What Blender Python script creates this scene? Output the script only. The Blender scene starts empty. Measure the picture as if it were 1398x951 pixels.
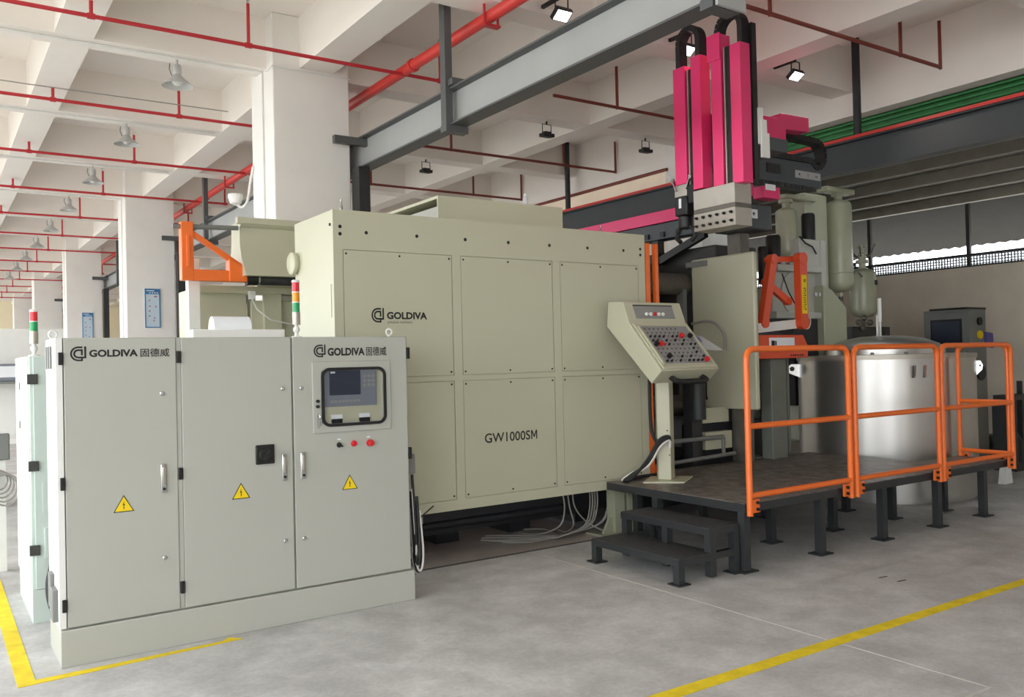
import bpy, bmesh, math, random
from mathutils import Vector, Matrix
random.seed(7)
scene = bpy.context.scene
col = scene.collection
PI = math.pi
def lin(c):
    return tuple(((v/255)/12.92 if v/255 <= .04045 else ((v/255+.055)/1.055)**2.4) for v in c)

# ---------------------------------------------------------------- camera
CAM = Vector((0, 0, 1.65))
yaw, pitch, roll = 0.597111448, 0.0132843833, -0.0234173388
fw = Vector((math.sin(yaw)*math.cos(pitch), math.cos(yaw)*math.cos(pitch), math.sin(pitch)))
rt = Vector((math.cos(yaw), -math.sin(yaw), 0)); up = rt.cross(fw)
r2 = math.cos(roll)*rt + math.sin(roll)*up; u2 = -math.sin(roll)*rt + math.cos(roll)*up
cd = bpy.data.cameras.new('camera'); co = bpy.data.objects.new('camera', cd); col.objects.link(co)
cd.sensor_width = 36; cd.lens = 1175.34/1398*36; cd.clip_end = 300
m = Matrix((r2, u2, -fw)).transposed().to_4x4(); m.translation = CAM; co.matrix_world = m
scene.camera = co

# ---------------------------------------------------------------- light
scene.view_settings.view_transform = 'Standard'; scene.view_settings.look = 'None'
scene.view_settings.gamma = 1; scene.view_settings.use_curve_mapping = False
scene.view_settings.exposure = 0.38
world = bpy.data.worlds.new('overcast_sky'); scene.world = world; world.use_nodes = True
bg = world.node_tree.nodes['Background']; bg.inputs[0].default_value = (0.93, 0.97, 1.0, 1); bg.inputs[1].default_value = 4.2
try:
    scene.cycles.max_bounces = 10; scene.cycles.diffuse_bounces = 6; scene.cycles.glossy_bounces = 4
    scene.cycles.sample_clamp_indirect = 8
except Exception: pass

# ---------------------------------------------------------------- materials
MATS = {}
def mat(name, rgb, rough=.5, metal=0., var=.04, scale=6., bump=0., emit=0., alpha=None, trans=0., coat=0., dirt=0.):
    m = bpy.data.materials.new(name); m.use_nodes = True; nt = m.node_tree; b = nt.nodes['Principled BSDF']
    c = lin(rgb)
    b.inputs['Roughness'].default_value = rough; b.inputs['Metallic'].default_value = metal
    if coat: b.inputs['Coat Weight'].default_value = coat; b.inputs['Coat Roughness'].default_value = .15
    tc = nt.nodes.new('ShaderNodeTexCoord'); nz = nt.nodes.new('ShaderNodeTexNoise')
    nz.inputs['Scale'].default_value = scale; nz.inputs['Detail'].default_value = 6; nz.inputs['Roughness'].default_value = .6
    nt.links.new(tc.outputs['Object'], nz.inputs['Vector'])
    rp = nt.nodes.new('ShaderNodeValToRGB')
    rp.color_ramp.elements[0].position = .3; rp.color_ramp.elements[1].position = .7
    rp.color_ramp.elements[0].color = tuple(v*(1-var-dirt) for v in c)+(1,)
    rp.color_ramp.elements[1].color = tuple(min(1, v*(1+var)) for v in c)+(1,)
    nt.links.new(nz.outputs['Fac'], rp.inputs['Fac']); nt.links.new(rp.outputs['Color'], b.inputs['Base Color'])
    if bump:
        n2 = nt.nodes.new('ShaderNodeTexNoise'); n2.inputs['Scale'].default_value = scale*8; n2.inputs['Detail'].default_value = 5
        nt.links.new(tc.outputs['Object'], n2.inputs['Vector'])
        bp = nt.nodes.new('ShaderNodeBump'); bp.inputs['Strength'].default_value = bump; bp.inputs['Distance'].default_value = .01
        nt.links.new(n2.outputs['Fac'], bp.inputs['Height']); nt.links.new(bp.outputs['Normal'], b.inputs['Normal'])
    if emit:
        b.inputs['Emission Color'].default_value = c+(1,); b.inputs['Emission Strength'].default_value = emit
    if trans: b.inputs['Transmission Weight'].default_value = trans
    if alpha is not None: b.inputs['Alpha'].default_value = alpha
    MATS[name] = m; return m
mat('machine_paint', (190, 189, 165), .42, var=.02, scale=1.5)
mat('cabinet_paint', (176, 177, 168), .4, var=.015, scale=1.5)
mat('mint_paint', (194, 207, 200), .4, var=.02)
mat('white_paint', (228, 228, 224), .5, var=.02)
mat('wall_white', (236, 233, 228), .8, var=.03, scale=2, bump=.05)
mat('ceiling_white', (240, 234, 227), .85, var=.03, scale=1.2, bump=.06)
mat('wall_brown', (222, 210, 194), .85, var=.08, scale=1.4, bump=.1)
mat('wall_cream', (252, 242, 214), .8, var=.02)
mat('orange', (238, 112, 38), .38, var=.05, scale=4, coat=.2)
mat('orange_red', (222, 84, 48), .4, var=.06, scale=5)
mat('pink', (232, 52, 116), .35, var=.03, coat=.2)
mat('red_pipe', (190, 44, 52), .45, var=.06)
mat('red_main', (214, 62, 56), .45, var=.06)
mat('steel_grey', (120, 121, 118), .5, var=.06, scale=3)
mat('beam_grey', (162, 163, 162), .5, var=.05, scale=2)
mat('beam_dark', (84, 86, 86), .5, var=.08, scale=3)
mat('post_black', (44, 46, 48), .5, var=.12, scale=6, bump=.05)
mat('robot_dark', (66, 72, 76), .45, var=.05)
mat('black', (20, 20, 21), .45, var=.1)
mat('rubber', (26, 26, 27), .6, var=.1)
mat('chrome', (205, 205, 205), .22, 1., var=.03)
mat('alu', (178, 172, 162), .42, .7, var=.05, scale=8)
mat('iron', (110, 106, 98), .5, .4, var=.15, scale=8)
mat('yellow_sign', (240, 208, 20), .5, var=.02)
mat('yellow_line', (232, 205, 24), .75, var=.1, scale=9, dirt=.12)
mat('ink', (14, 14, 15), .5, var=.02)
mat('screen', (40, 46, 66), .45, var=.06, scale=3)
mat('bezel', (124, 131, 142), .4, var=.03)
mat('red_button', (206, 36, 40), .35, var=.03)
mat('lamp_red', (214, 34, 48), .25, var=.03)
mat('lamp_amber', (238, 152, 20), .25, var=.03)
mat('lamp_green', (16, 150, 86), .25, var=.03)
mat('panel_grey', (150, 150, 148), .45, .2, var=.04)
mat('cable_grey', (150, 146, 140), .55, var=.08)
mat('cable_white', (214, 210, 204), .5, var=.05)
mat('green_sheet', (30, 104, 46), .5, var=.15, scale=5, dirt=.2)
mat('paper', (232, 236, 240), .7, var=.02)
mat('poster_blue', (52, 118, 168), .5, var=.03)
mat('poster_body', (196, 214, 226), .5, var=.03)
mat('poster_mark', (170, 110, 130), .6, var=.02)
mat('tank_green', (170, 172, 148), .35, var=.04, coat=.2)
mat('frame_grey', (186, 188, 180), .45, var=.04)
mat('sheet_dark', (62, 62, 60), .6, var=.1)
mat('roof_sheet', (150, 150, 146), .6, var=.1)
mat('purlin', (150, 146, 136), .6, var=.1)
mat('mesh_band', (176, 184, 196), .6, var=.06)
mat('violet', (92, 84, 150), .5, var=.08)
mat('lamp_lit', (255, 250, 240), .4, var=0, emit=14)
mat('joint_pale', (196, 194, 188), .8, var=.06)
mat('joint_dark', (86, 84, 80), .85, var=.1)
mat('base_plate_dark', (30, 31, 36), .5, var=.15)
mat('awning_dark', (46, 46, 45), .7, var=.12, scale=3)
mat('lamp_metal', (186, 186, 184), .45, var=.03)
mat('frame_dark', (112, 116, 108), .5, var=.08)
mat('tread_black', (58, 58, 60), .55, .1, var=.5, scale=30, bump=.3)
mat('foundation', (172, 162, 156), .85, var=.12, scale=5)
mat('yard', (190, 186, 178), .9, var=.06)
mat('clear_film', (225, 228, 235), .2, var=0, alpha=.45)
# window pane of the small screen door
g = bpy.data.materials.new('door_glass'); g.use_nodes = True; b = g.node_tree.nodes['Principled BSDF']
b.inputs['Base Color'].default_value = (.03, .035, .045, 1); b.inputs['Roughness'].default_value = .04; b.inputs['Specular IOR Level'].default_value = .25; b.inputs['Alpha'].default_value = .1
MATS['door_glass'] = g
# brushed stainless furnace shell
s = mat('stainless', (186, 184, 180), .34, .92, var=.05, scale=2)
nt = s.node_tree; b = nt.nodes['Principled BSDF']
tc = nt.nodes.new('ShaderNodeTexCoord'); mp = nt.nodes.new('ShaderNodeMapping'); mp.inputs['Scale'].default_value = (2, 2, 160)
nz = nt.nodes.new('ShaderNodeTexNoise'); nz.inputs['Scale'].default_value = 3
rr = nt.nodes.new('ShaderNodeMapRange'); rr.inputs['To Min'].default_value = .27; rr.inputs['To Max'].default_value = .34
nt.links.new(tc.outputs['Object'], mp.inputs['Vector']); nt.links.new(mp.outputs[0], nz.inputs['Vector'])
nt.links.new(nz.outputs['Fac'], rr.inputs['Value']); nt.links.new(rr.outputs[0], b.inputs['Roughness'])
# worn concrete floor
def floor_mat():
    m = bpy.data.materials.new('concrete_floor'); m.use_nodes = True; nt = m.node_tree; b = nt.nodes['Principled BSDF']; N = nt.nodes.new; L = nt.links.new
    tc = N('ShaderNodeTexCoord')
    def noise(sc, det, rough=.6, dist=0.):
        n = N('ShaderNodeTexNoise'); n.inputs['Scale'].default_value = sc; n.inputs['Detail'].default_value = det
        n.inputs['Roughness'].default_value = rough; n.inputs['Distortion'].default_value = dist
        L(tc.outputs['Object'], n.inputs['Vector']); return n
    def ramp(src, p0, c0, p1, c1):
        r = N('ShaderNodeValToRGB'); e = r.color_ramp.elements; e[0].position = p0; e[1].position = p1
        e[0].color = lin(c0)+(1,); e[1].color = lin(c1)+(1,); L(src, r.inputs['Fac']); return r
    a = ramp(noise(.8, 8).outputs['Fac'], .35, (198, 197, 196), .68, (217, 216, 215))
    d = ramp(noise(3.2, 10, .72, .3).outputs['Fac'], .4, (128, 126, 120), .66, (255, 255, 255))
    f = ramp(noise(34, 6, .7).outputs['Fac'], .3, (205, 205, 203), .7, (255, 255, 255))
    mx = N('ShaderNodeMix'); mx.data_type = 'RGBA'; mx.blend_type = 'MULTIPLY'; mx.inputs['Factor'].default_value = .32
    L(a.outputs[0], mx.inputs[6]); L(d.outputs[0], mx.inputs[7])
    m2 = N('ShaderNodeMix'); m2.data_type = 'RGBA'; m2.blend_type = 'MULTIPLY'; m2.inputs['Factor'].default_value = .5
    L(mx.outputs[2], m2.inputs[6]); L(f.outputs[0], m2.inputs[7]); L(m2.outputs[2], b.inputs['Base Color'])
    rr = N('ShaderNodeMapRange'); rr.inputs['To Min'].default_value = .38; rr.inputs['To Max'].default_value = .7
    L(noise(2.2, 6).outputs['Fac'], rr.inputs['Value']); L(rr.outputs[0], b.inputs['Roughness'])
    bp = N('ShaderNodeBump'); bp.inputs['Strength'].default_value = .08; bp.inputs['Distance'].default_value = .01
    L(noise(40, 8).outputs['Fac'], bp.inputs['Height']); L(bp.outputs[0], b.inputs['Normal'])
    MATS['concrete'] = m
floor_mat()
# dark chequer-worn deck plate
def deck_mat():
    m = bpy.data.materials.new('deck_steel'); m.use_nodes = True; nt = m.node_tree; b = nt.nodes['Principled BSDF']; N = nt.nodes.new; L = nt.links.new
    tc = N('ShaderNodeTexCoord'); n = N('ShaderNodeTexNoise'); n.inputs['Scale'].default_value = 9; n.inputs['Detail'].default_value = 10; n.inputs['Roughness'].default_value = .75
    L(tc.outputs['Object'], n.inputs['Vector'])
    r = N('ShaderNodeValToRGB'); e = r.color_ramp.elements; e[0].position = .4; e[1].position = .72
    e[0].color = lin((84, 80, 76))+(1,); e[1].color = lin((160, 150, 142))+(1,); L(n.outputs['Fac'], r.inputs['Fac']); L(r.outputs[0], b.inputs['Base Color'])
    v = N('ShaderNodeTexVoronoi'); v.inputs['Scale'].default_value = 45; L(tc.outputs['Object'], v.inputs['Vector'])
    bp = N('ShaderNodeBump'); bp.inputs['Strength'].default_value = .4; bp.inputs['Distance'].default_value = .003
    L(v.outputs['Distance'], bp.inputs['Height']); L(bp.outputs[0], b.inputs['Normal'])
    b.inputs['Roughness'].default_value = .45; b.inputs['Metallic'].default_value = .25
    MATS['deck'] = m
deck_mat()

# ---------------------------------------------------------------- helpers
OFF = {}
def off(o): return OFF.get(o, Vector((0, 0, 0))) if o else Vector((0, 0, 0))
class MB:
    nb = 0
    def __init__(s): s.v = []; s.f = []
    def add(s, vs, fs):
        n = len(s.v); s.v += [tuple(p) for p in vs]; s.f += [tuple(i+n for i in f) for f in fs]; return s
    def box(s, x0, x1, y0, y1, z0, z1):
        x0, x1 = min(x0, x1), max(x0, x1); y0, y1 = min(y0, y1), max(y0, y1); z0, z1 = min(z0, z1), max(z0, z1)
        MB.nb += 1; e = (MB.nb*5 % 11)*4e-5   # tiny size differences keep faces of touching pieces apart
        x0 -= e; x1 += e; y0 -= e; y1 += e; z1 += e; z0 -= e if z0 > .02 else 0
        v = [(x, y, z) for z in (z0, z1) for y in (y0, y1) for x in (x0, x1)]
        return s.add(v, [(0, 2, 3, 1), (4, 5, 7, 6), (0, 1, 5, 4), (2, 6, 7, 3), (0, 4, 6, 2), (1, 3, 7, 5)])
    def bar(s, p, q, w, h, upv=(0, 0, 1)):
        p = Vector(p); q = Vector(q); d = (q-p).normalized(); u = Vector(upv)
        if abs(d.dot(u)) > .98: u = Vector((0, 1, 0))
        a = d.cross(u).normalized()*w/2; c = a.cross(d).normalized()*h/2
        v = [b+i*a+j*c for b in (p, q) for i, j in ((-1, -1), (1, -1), (1, 1), (-1, 1))]
        return s.add(v, [(0, 1, 2, 3), (7, 6, 5, 4), (0, 4, 5, 1), (1, 5, 6, 2), (2, 6, 7, 3), (3, 7, 4, 0)])
    def cyl(s, p, q, r, n=16, r1=None):
        p = Vector(p); q = Vector(q); d = (q-p).normalized(); r1 = r if r1 is None else r1
        a = d.orthogonal().normalized(); c = d.cross(a); v = []
        for b, rad in ((p, r), (q, r1)):
            v += [b+rad*(math.cos(2*PI*k/n)*a+math.sin(2*PI*k/n)*c) for k in range(n)]
        return s.add(v, [(k, (k+1) % n, n+(k+1) % n, n+k) for k in range(n)]+[tuple(range(n-1, -1, -1)), tuple(range(n, 2*n))])
    def tube(s, pts, r, n=8, closed=False):
        P = [Vector(p) for p in pts]; m = len(P); v = []; prev = None
        for i in range(m):
            a = P[(i-1) % m] if (closed or i) else P[0]; b = P[(i+1) % m] if (closed or i < m-1) else P[-1]
            d = (b-a).normalized()
            if prev is None: x = d.orthogonal().normalized()
            else:
                x = prev-d*prev.dot(d); x = x.normalized() if x.length > 1e-6 else d.orthogonal().normalized()
            prev = x; y = d.cross(x)
            v += [P[i]+r*(math.cos(2*PI*k/n)*x+math.sin(2*PI*k/n)*y) for k in range(n)]
        f = []
        for i in range(m if closed else m-1):
            j = (i+1) % m
            f += [(i*n+k, i*n+(k+1) % n, j*n+(k+1) % n, j*n+k) for k in range(n)]
        if not closed: f += [tuple(range(n-1, -1, -1)), tuple(range((m-1)*n, m*n))]
        return s.add(v, f)
    def lathe(s, prof, c=(0, 0, 0), n=24, axis='Z'):
        v = []
        for r, h in prof:
            for k in range(n):
                a = 2*PI*k/n; x, y = r*math.cos(a), r*math.sin(a)
                p = {'Z': (x, y, h), 'X': (h, x, y), 'Y': (x, h, y)}[axis]
                v.append((c[0]+p[0], c[1]+p[1], c[2]+p[2]))
        f = []
        for i in range(len(prof)-1):
            f += [(i*n+k, i*n+(k+1) % n, (i+1)*n+(k+1) % n, (i+1)*n+k) for k in range(n)]
        f += [tuple(range(n-1, -1, -1)), tuple(range((len(prof)-1)*n, len(prof)*n))]
        return s.add(v, f)
    def prism(s, poly, axis, a, b):
        "poly in the two other axes (order x,y,z without axis), extruded a..b along axis"
        n = len(poly); v = []
        for h in (a, b):
            for p, q in poly:
                v.append({'X': (h, p, q), 'Y': (p, h, q), 'Z': (p, q, h)}[axis])
        return s.add(v, [tuple(range(n-1, -1, -1)), tuple(range(n, 2*n))]+[(k, (k+1) % n, n+(k+1) % n, n+k) for k in range(n)])
    def sphere(s, c, r, n=14):
        return s.lathe([(max(1e-4, r*math.sin(PI*k/n)), -r*math.cos(PI*k/n)) for k in range(n+1)], c, n*2)
    def mesh(s, name, o=Vector((0, 0, 0))):
        me = bpy.data.meshes.new(name); me.from_pydata([(p[0]-o[0], p[1]-o[1], p[2]-o[2]) for p in s.v], [], s.f)
        bm = bmesh.new(); bm.from_mesh(me); bmesh.ops.recalc_face_normals(bm, faces=bm.faces); bm.to_mesh(me); bm.free()
        for p in me.polygons: p.use_smooth = True
        me.set_sharp_from_angle(angle=math.radians(38)); return me
    def build(s, name, material, parent=None, bevel=0, label=None):
        if parent is None:
            xs = [p[0] for p in s.v]; ys = [p[1] for p in s.v]; zs = [p[2] for p in s.v]
            o = Vector(((min(xs)+max(xs))/2, (min(ys)+max(ys))/2, min(zs)))
        else: o = off(parent)
        ob = bpy.data.objects.new(name, s.mesh(name, o)); col.objects.link(ob)
        ob.data.materials.append(MATS[material]); OFF[ob] = o
        if parent is None: ob.location = o
        else: ob.parent = parent
        if bevel:
            md = ob.modifiers.new('bevel', 'BEVEL'); md.width = bevel; md.segments = 2; md.limit_method = 'ANGLE'; md.angle_limit = math.radians(40)
        if label: ob['label'] = label
        return ob
def cr(pts, n=6):
    "Catmull-Rom smoothing of a polyline"
    P = [Vector(p) for p in pts]; out = []
    for i in range(len(P)-1):
        a, b_, c, d = P[max(0, i-1)], P[i], P[i+1], P[min(len(P)-1, i+2)]
        for k in range(n):
            t = k/n; out.append(.5*((2*b_)+(c-a)*t+(2*a-5*b_+4*c-d)*t*t+(3*b_-a-3*c+d)*t**3))
    return out+[P[-1]]
def B(): return MB()
def bx(*a): return MB().box(*a)
def thing(name, label, cat, loc, group=None, kind=None):
    o = bpy.data.objects.new(name, None); col.objects.link(o); o.location = loc; o.empty_display_size = .1
    OFF[o] = Vector(loc); o['label'] = label; o['category'] = cat
    if group: o['group'] = group
    if kind: o['kind'] = kind
    return o
def tag(o, label, cat, group=None, kind=None):
    o['label'] = label; o['category'] = cat
    if group: o['group'] = group
    if kind: o['kind'] = kind
    return o
def inst(name, me, pos, parent, rot=None):
    "a further object sharing mesh data; pos in world"
    ob = bpy.data.objects.new(name, me); col.objects.link(ob); ob.parent = parent
    ob.location = Vector(pos)-off(parent)
    if rot: ob.rotation_euler = rot
    OFF[ob] = Vector(pos); return ob
def shared(mb, name, material):
    me = mb.mesh(name); me.materials.append(MATS[material]); return me
def copy_tree(o, parent=None, delta=Vector((0, 0, 0))):
    c = o.copy(); col.objects.link(c); c.parent = parent; OFF[c] = off(o)+Vector(delta)
    for ch in list(o.children): copy_tree(ch, c, delta)
    return c
def copy_thing(o, delta, label=None):
    c = copy_tree(o, None, delta); c.location = o.location+Vector(delta)
    if label: c['label'] = label
    return c
_tc = {}
def text_geo(txt, bold=0.):
    "flat glyph outlines: verts (x,y), faces, in em units, starting at x=0"
    k = (txt, bold)
    if k in _tc: return _tc[k]
    cu = bpy.data.curves.new('t', 'FONT'); cu.body = txt; cu.size = 1; cu.offset = bold; cu.resolution_u = 3; cu.fill_mode = 'FRONT'
    ob = bpy.data.objects.new('t', cu); col.objects.link(ob)
    bpy.context.view_layer.update()
    me = bpy.data.meshes.new_from_object(ob.evaluated_get(bpy.context.evaluated_depsgraph_get()))
    v = [(p.co.x, p.co.y) for p in me.vertices]; f = [tuple(p.vertices) for p in me.polygons]
    bpy.data.objects.remove(ob); bpy.data.curves.remove(cu); bpy.data.meshes.remove(me)
    x0 = min(p[0] for p in v); y0 = min(p[1] for p in v)
    x1 = max(p[0] for p in v)-x0; y1 = max(p[1] for p in v)-y0
    v = [((p[0]-x0)/x1, (p[1]-y0)/y1) for p in v]
    _tc[k] = (v, f); return v, f
def put(mb, geo, org, u, w):
    "map unit-square geometry to org + x*u + y*w"
    org = Vector(org); u = Vector(u); w = Vector(w)
    return mb.add([org+p[0]*u+p[1]*w for p in geo[0]], geo[1])
def logo_geo():
    "round monogram: outer open arc, inner arc closed by stems, in a unit square"
    v = []; f = []
    def strip(c, ro, ri, a0, a1, n=22, sy=1.):
        b = len(v)
        for k in range(n+1):
            a = math.radians(a0+(a1-a0)*k/n)
            v.append((c[0]+ro*math.cos(a), c[1]+ro*math.sin(a))); v.append((c[0]+ri*math.cos(a), c[1]+ri*math.sin(a)))
        for k in range(n): f.append((b+2*k, b+2*k+1, b+2*k+3, b+2*k+2))
    def rect(x0, x1, y0, y1):
        b = len(v); v.extend([(x0, y0), (x1, y0), (x1, y1), (x0, y1)]); f.append((b, b+1, b+2, b+3))
    C = (.5, .5)
    strip(C, .5, .385, 90, 270); rect(.5, .76, .885, 1.0); rect(.5, .78, .0, .115); rect(.665, .78, .115, .19)
    strip(C, .31, .19, 90, 270); rect(.5, .78, .69, .81); rect(.66, .78, .4, .69); rect(.5, .99, .19, .31); rect(.87, .99, .31, 1.0)
    return v, f

# ================================================================ the hall
S = 'structure'
fl = bx(-3.9, 15, -12.2, 46.2, -.12, 0).build('floor', 'concrete'); tag(fl, 'worn grey concrete workshop floor', 'floor', kind=S)
tag(bx(-80, 80, -70, 110, -.2, -.13).build('ground', 'yard'), 'pale concrete yard outside the hall', 'ground', kind=S)
for zz in (0,): pass
for nm, a, lb in (('joint', (4.262, 4.274, 2.2, 6.08, 0, .0015), None), ('joint', (-2, 4.27, 2.2, 2.21, 0, .0015), None),
                  ('joint', (9.6, 14.3, 5.42, 5.43, 0, .0015), None), ('joint', (10.6, 10.612, 2.4, 5.4, 0, .0015), None)):
    bx(*a).build(nm, 'joint_pale', fl, label='pale filled joint cut in the concrete')
bx(2.95, 5.6, 6.07, 6.1, 0, .004).build('foundation_edge', 'joint_dark', fl, label='dark edge of the machine foundation')
bx(2.9, 5.26, 6.1, 8.3, 0, .003).build('foundation_slab', 'foundation', fl, label='dull brownish machine foundation slab')
for x, y in ((5.76, 3.72), (5.77, 3.58)): B().prism([(x-.045, y-.004), (x+.04, y-.012), (x+.05, y+.002), (x-.04, y+.012)], 'Z', 0, .002).build('scuff', 'joint_dark', fl, label='short dark scuff mark')
SOF, SLAB = 4.76, 5.3
tag(bx(-3.9, 9.44, -12, 46, SLAB, SLAB+.15).build('ceiling', 'ceiling_white'), 'pale painted concrete ceiling slab', 'ceiling', kind=S)
for k in range(-8, 14):
    y = 9.0+2.667*k
    tag(bx(-3.9, 9.24, y-.15, y+.15, SOF+.003, SLAB).build('ceiling_beam', 'ceiling_white'),
        'pale concrete ceiling beam running across the hall', 'beam', 'cross beams under the ceiling', S)
for xc, w in ((-3.7, .4), (-1.0, .3), (1.17, .33), (3.455, .37), (5.4, .3), (7.5, .3)):
    tag(bx(xc-w/2, xc+w/2, -12, 46, SOF, SLAB).build('ceiling_beam', 'ceiling_white'),
        'pale concrete ceiling beam running along the hall', 'beam', 'long beams under the ceiling', S)
tag(bx(9.24, 9.44, -12, 46, 4.49, SLAB).build('edge_beam', 'ceiling_white'), 'deep pale concrete beam along the right edge of the ceiling', 'beam', kind=S)
def column(x0, x1, y0, lb, grp=None, strip=False):
    c = thing('column', lb, 'column', ((x0+x1)/2, y0+.355, 0), grp, S)
    bx(x0, x1, y0, y0+.71, 0, SLAB).build('shaft', 'wall_white', c, bevel=.012)
    if strip:   # surface conduits and a band line
        B().tube([(x0-.012, y0+.3, 0.9), (x0-.012, y0+.3, SOF)], .009, 6).build('conduit', 'white_paint', c)
        B().tube([(x0-.012, y0+.18, SOF-.03), (x0-.012, y0-.012, SOF-.03), (x1+.01, y0-.012, SOF-.03)], .008, 6).build('conduit', 'white_paint', c)
    return c
c1 = column(2.98, 3.82, 8.65, 'broad white concrete column directly behind the big beige machine', None, True)
c2 = column(2.98, 3.82, 16.65, 'white concrete column with a blue-headed notice, next behind the first column', None, True)
c3 = column(2.98, 3.82, 24.65, 'third white concrete column in the row, carrying a smaller-looking notice', None, True)
column(2.98, 3.82, 32.65, 'fourth white concrete column in the row with a steel bracket')
column(2.98, 3.82, 40.65, 'last white concrete column of the row before the cream end wall')
column(2.98, 3.82, -7.35, 'white concrete column of the row far behind the camera position')
for k in range(-1, 5):
    column(9.23, 9.95, 8.65+8*k, 'white concrete column on the edge beam line' if k else 'white concrete column behind the pink robot with a blue sign', 'edge columns' if k else None)
    column(-3.9, -3.3, 8.65+8*k, 'white concrete column at the open daylight side', 'columns along the daylight side')
tag(bx(9.7, 9.85, 9.36, 46, 0, SLAB).build('wall_right_back', 'wall_brown'), 'brown-grey plastered side wall behind the machines', 'wall', kind=S)
tag(bx(-3.9, 9.85, 46, 46.2, 0, SLAB).build('wall_back', 'wall_cream'), 'cream end wall of the long hall', 'wall', kind=S)
tag(bx(-3.9, 15, -12.2, -12, 0, SLAB).build('wall_front', 'wall_white'), 'white end wall behind the camera', 'wall', kind=S)
tag(bx(-3.9, -3.75, -12, 46, 0, .25).build('wall_left', 'wall_white'), 'low white kerb at the open daylight side', 'wall', kind=S)
# lean-to on the right
tag(bx(14.4, 14.6, -12, 16, 0, 3.02).build('wall_right', 'wall_brown'), 'brown-grey plastered lower wall under the strip window', 'wall', kind=S)
tag(bx(9.95, 14.6, 16, 16.2, 0, 4.3).build('wall_lean_to_end', 'wall_brown'), 'plastered end wall of the side bay', 'wall', kind=S)
tag(bx(9.85, 14.9, -12, 16.2, 4.22, 4.26).build('lean_to_roof', 'roof_sheet'), 'grey metal sheet roof over the side bay', 'roof', kind=S)
for x in (10.35, 11.1, 12.1, 13.1, 14.2):
    tag(bx(x-.06, x+.06, -6, 16, 4.06, 4.22).build('roof_purlin', 'purlin'), 'grey steel purlin under the side bay roof', 'purlin', 'purlins of the side bay roof', S)
w = thing('window_1', 'long strip window with dark shading sheet above the plastered wall', 'window', (14.45, 6, 3.02), None, S)
bx(14.40, 14.55, -6, 16, 3.02, 3.05).build('sill', 'sheet_dark', w)
bx(14.42, 14.46, -6, 16, 3.21, 3.245).build('rail', 'sheet_dark', w)
for y in (16, 13.6, 11.2, 9.4, 7.58, 6.62, 5.0, 3.0, 0, -3):
    bx(14.42, 14.48, y-.03, y+.03, 3.05, 4.1).build('mullion', 'sheet_dark', w)
ms = B()
for k in range(250): ms.box(14.47, 14.474, 1+k*.05, 1+k*.05+.027, 3.05, 3.21)
for k in range(4): ms.box(14.47, 14.474, 1, 13.6, 3.06+k*.045, 3.08+k*.045)
o = ms.build('wire_mesh', 'mesh_band', w); o['kind'] = 'stuff'
# corrugated awning outside, sloping down in front of the upper part of the window
aw = B(); n = 220
vs = []; fs = []
for k in range(n+1):
    y = -6+22*k/n; d = .012*(1 if k % 2 else -1)
    vs += [(14.62, y, 4.2+d), (15.7, y, 3.52+d)]
for k in range(n): fs.append((2*k, 2*k+1, 2*k+3, 2*k+2))
aw.add(vs, fs)
tag(aw.build('window_awning', 'awning_dark'), 'corrugated awning hanging outside the strip window', 'awning', kind=S)
# green ribbed fascia between edge beam and crane runway
g = thing('green_fascia', 'green ribbed steel fascia above the red conductor rail', 'fascia', (9.8, 3, 4.2), None, S)
bx(9.80, 9.83, -6, 8.65, 4.22, SLAB).build('sheet', 'green_sheet', g)
for z in (4.3, 4.36, 4.43, 4.5, 4.56): bx(9.775, 9.80, -6, 8.6, z-.012, z+.012).build('rib', 'green_sheet', g)
bx(9.77, 9.80, -6, 8.6, 4.59, 4.61).build('rib', 'joint_pale', g)

# ---- crane runway beams
def ibeam(t, xc, y0, y1, z0, z1, w, mweb, mfl):
    bx(xc-.006, xc+.006, y0, y1, z0+.015, z1-.015).build('web', mweb, t)
    bx(xc-w/2, xc+w/2, y0, y1, z1-.015, z1).build('top_flange', mfl, t)
    bx(xc-w/2, xc+w/2, y0, y1, z0, z0+.015).build('bottom_flange', mfl, t)
RX = 3.95
t = thing('crane_runway', 'light grey steel runway beam hung above the big beige machine', 'crane beam', (RX, 8.5, 0))
ibeam(t, RX, 3.42, 44, 3.75, 4.08, .17, 'beam_grey', 'beam_dark')
bx(RX-.14, RX+.1, 3.40, 3.42, 3.68, 4.12).build('end_plate', 'beam_grey', t)
for y in (3.5, 6.62, 14.65, 22.6, 30.6, 38.6):
    h = bx(RX-.125, RX-.055, y-.045, y+.045, 3.75, SOF+.5).build('hanger_post', 'beam_dark', t)
    bx(RX-.13, RX+.1, y-.05, y+.05, 3.69, 3.75).build('saddle', 'beam_dark', h)
    bx(RX-.1, RX+.1, y-.12, y-.045, 4.09, 4.15).build('bracket', 'beam_dark', h)
for k in range(5):
    y = 8.5+8*k
    p = bx(RX-.125, RX+.0, y-.06, y+.13, 0, 3.75).build('support_post', 'post_black', t, label='black steel post under the runway beside the column')
    bx(RX-.38, RX+.06, y-.03, y+.03, 3.98, 4.06).build('side_bracket', 'beam_dark', t)
t = thing('crane_runway', 'dark grey steel runway beam with a red conductor rail along its top', 'crane beam', (9.0, 6, 3.78))
ibeam(t, 9.0, 2.0, 34, 3.76, 4.12, .16, 'robot_dark', 'robot_dark')
bx(8.9, 8.93, 2.0, 34, 4.12, 4.155).build('conductor_rail', 'red_main', t)
bx(8.935, 8.94, 2.0, 34, 4.10, 4.15).build('rail_holder', 'black', t)
for y in (2.6, 5.97, 11.45, 17, 22.4): B().cyl((9, y, 4.12), (9, y, SLAB), .045, 10).build('hanger_pipe', 'post_black', t)

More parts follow.
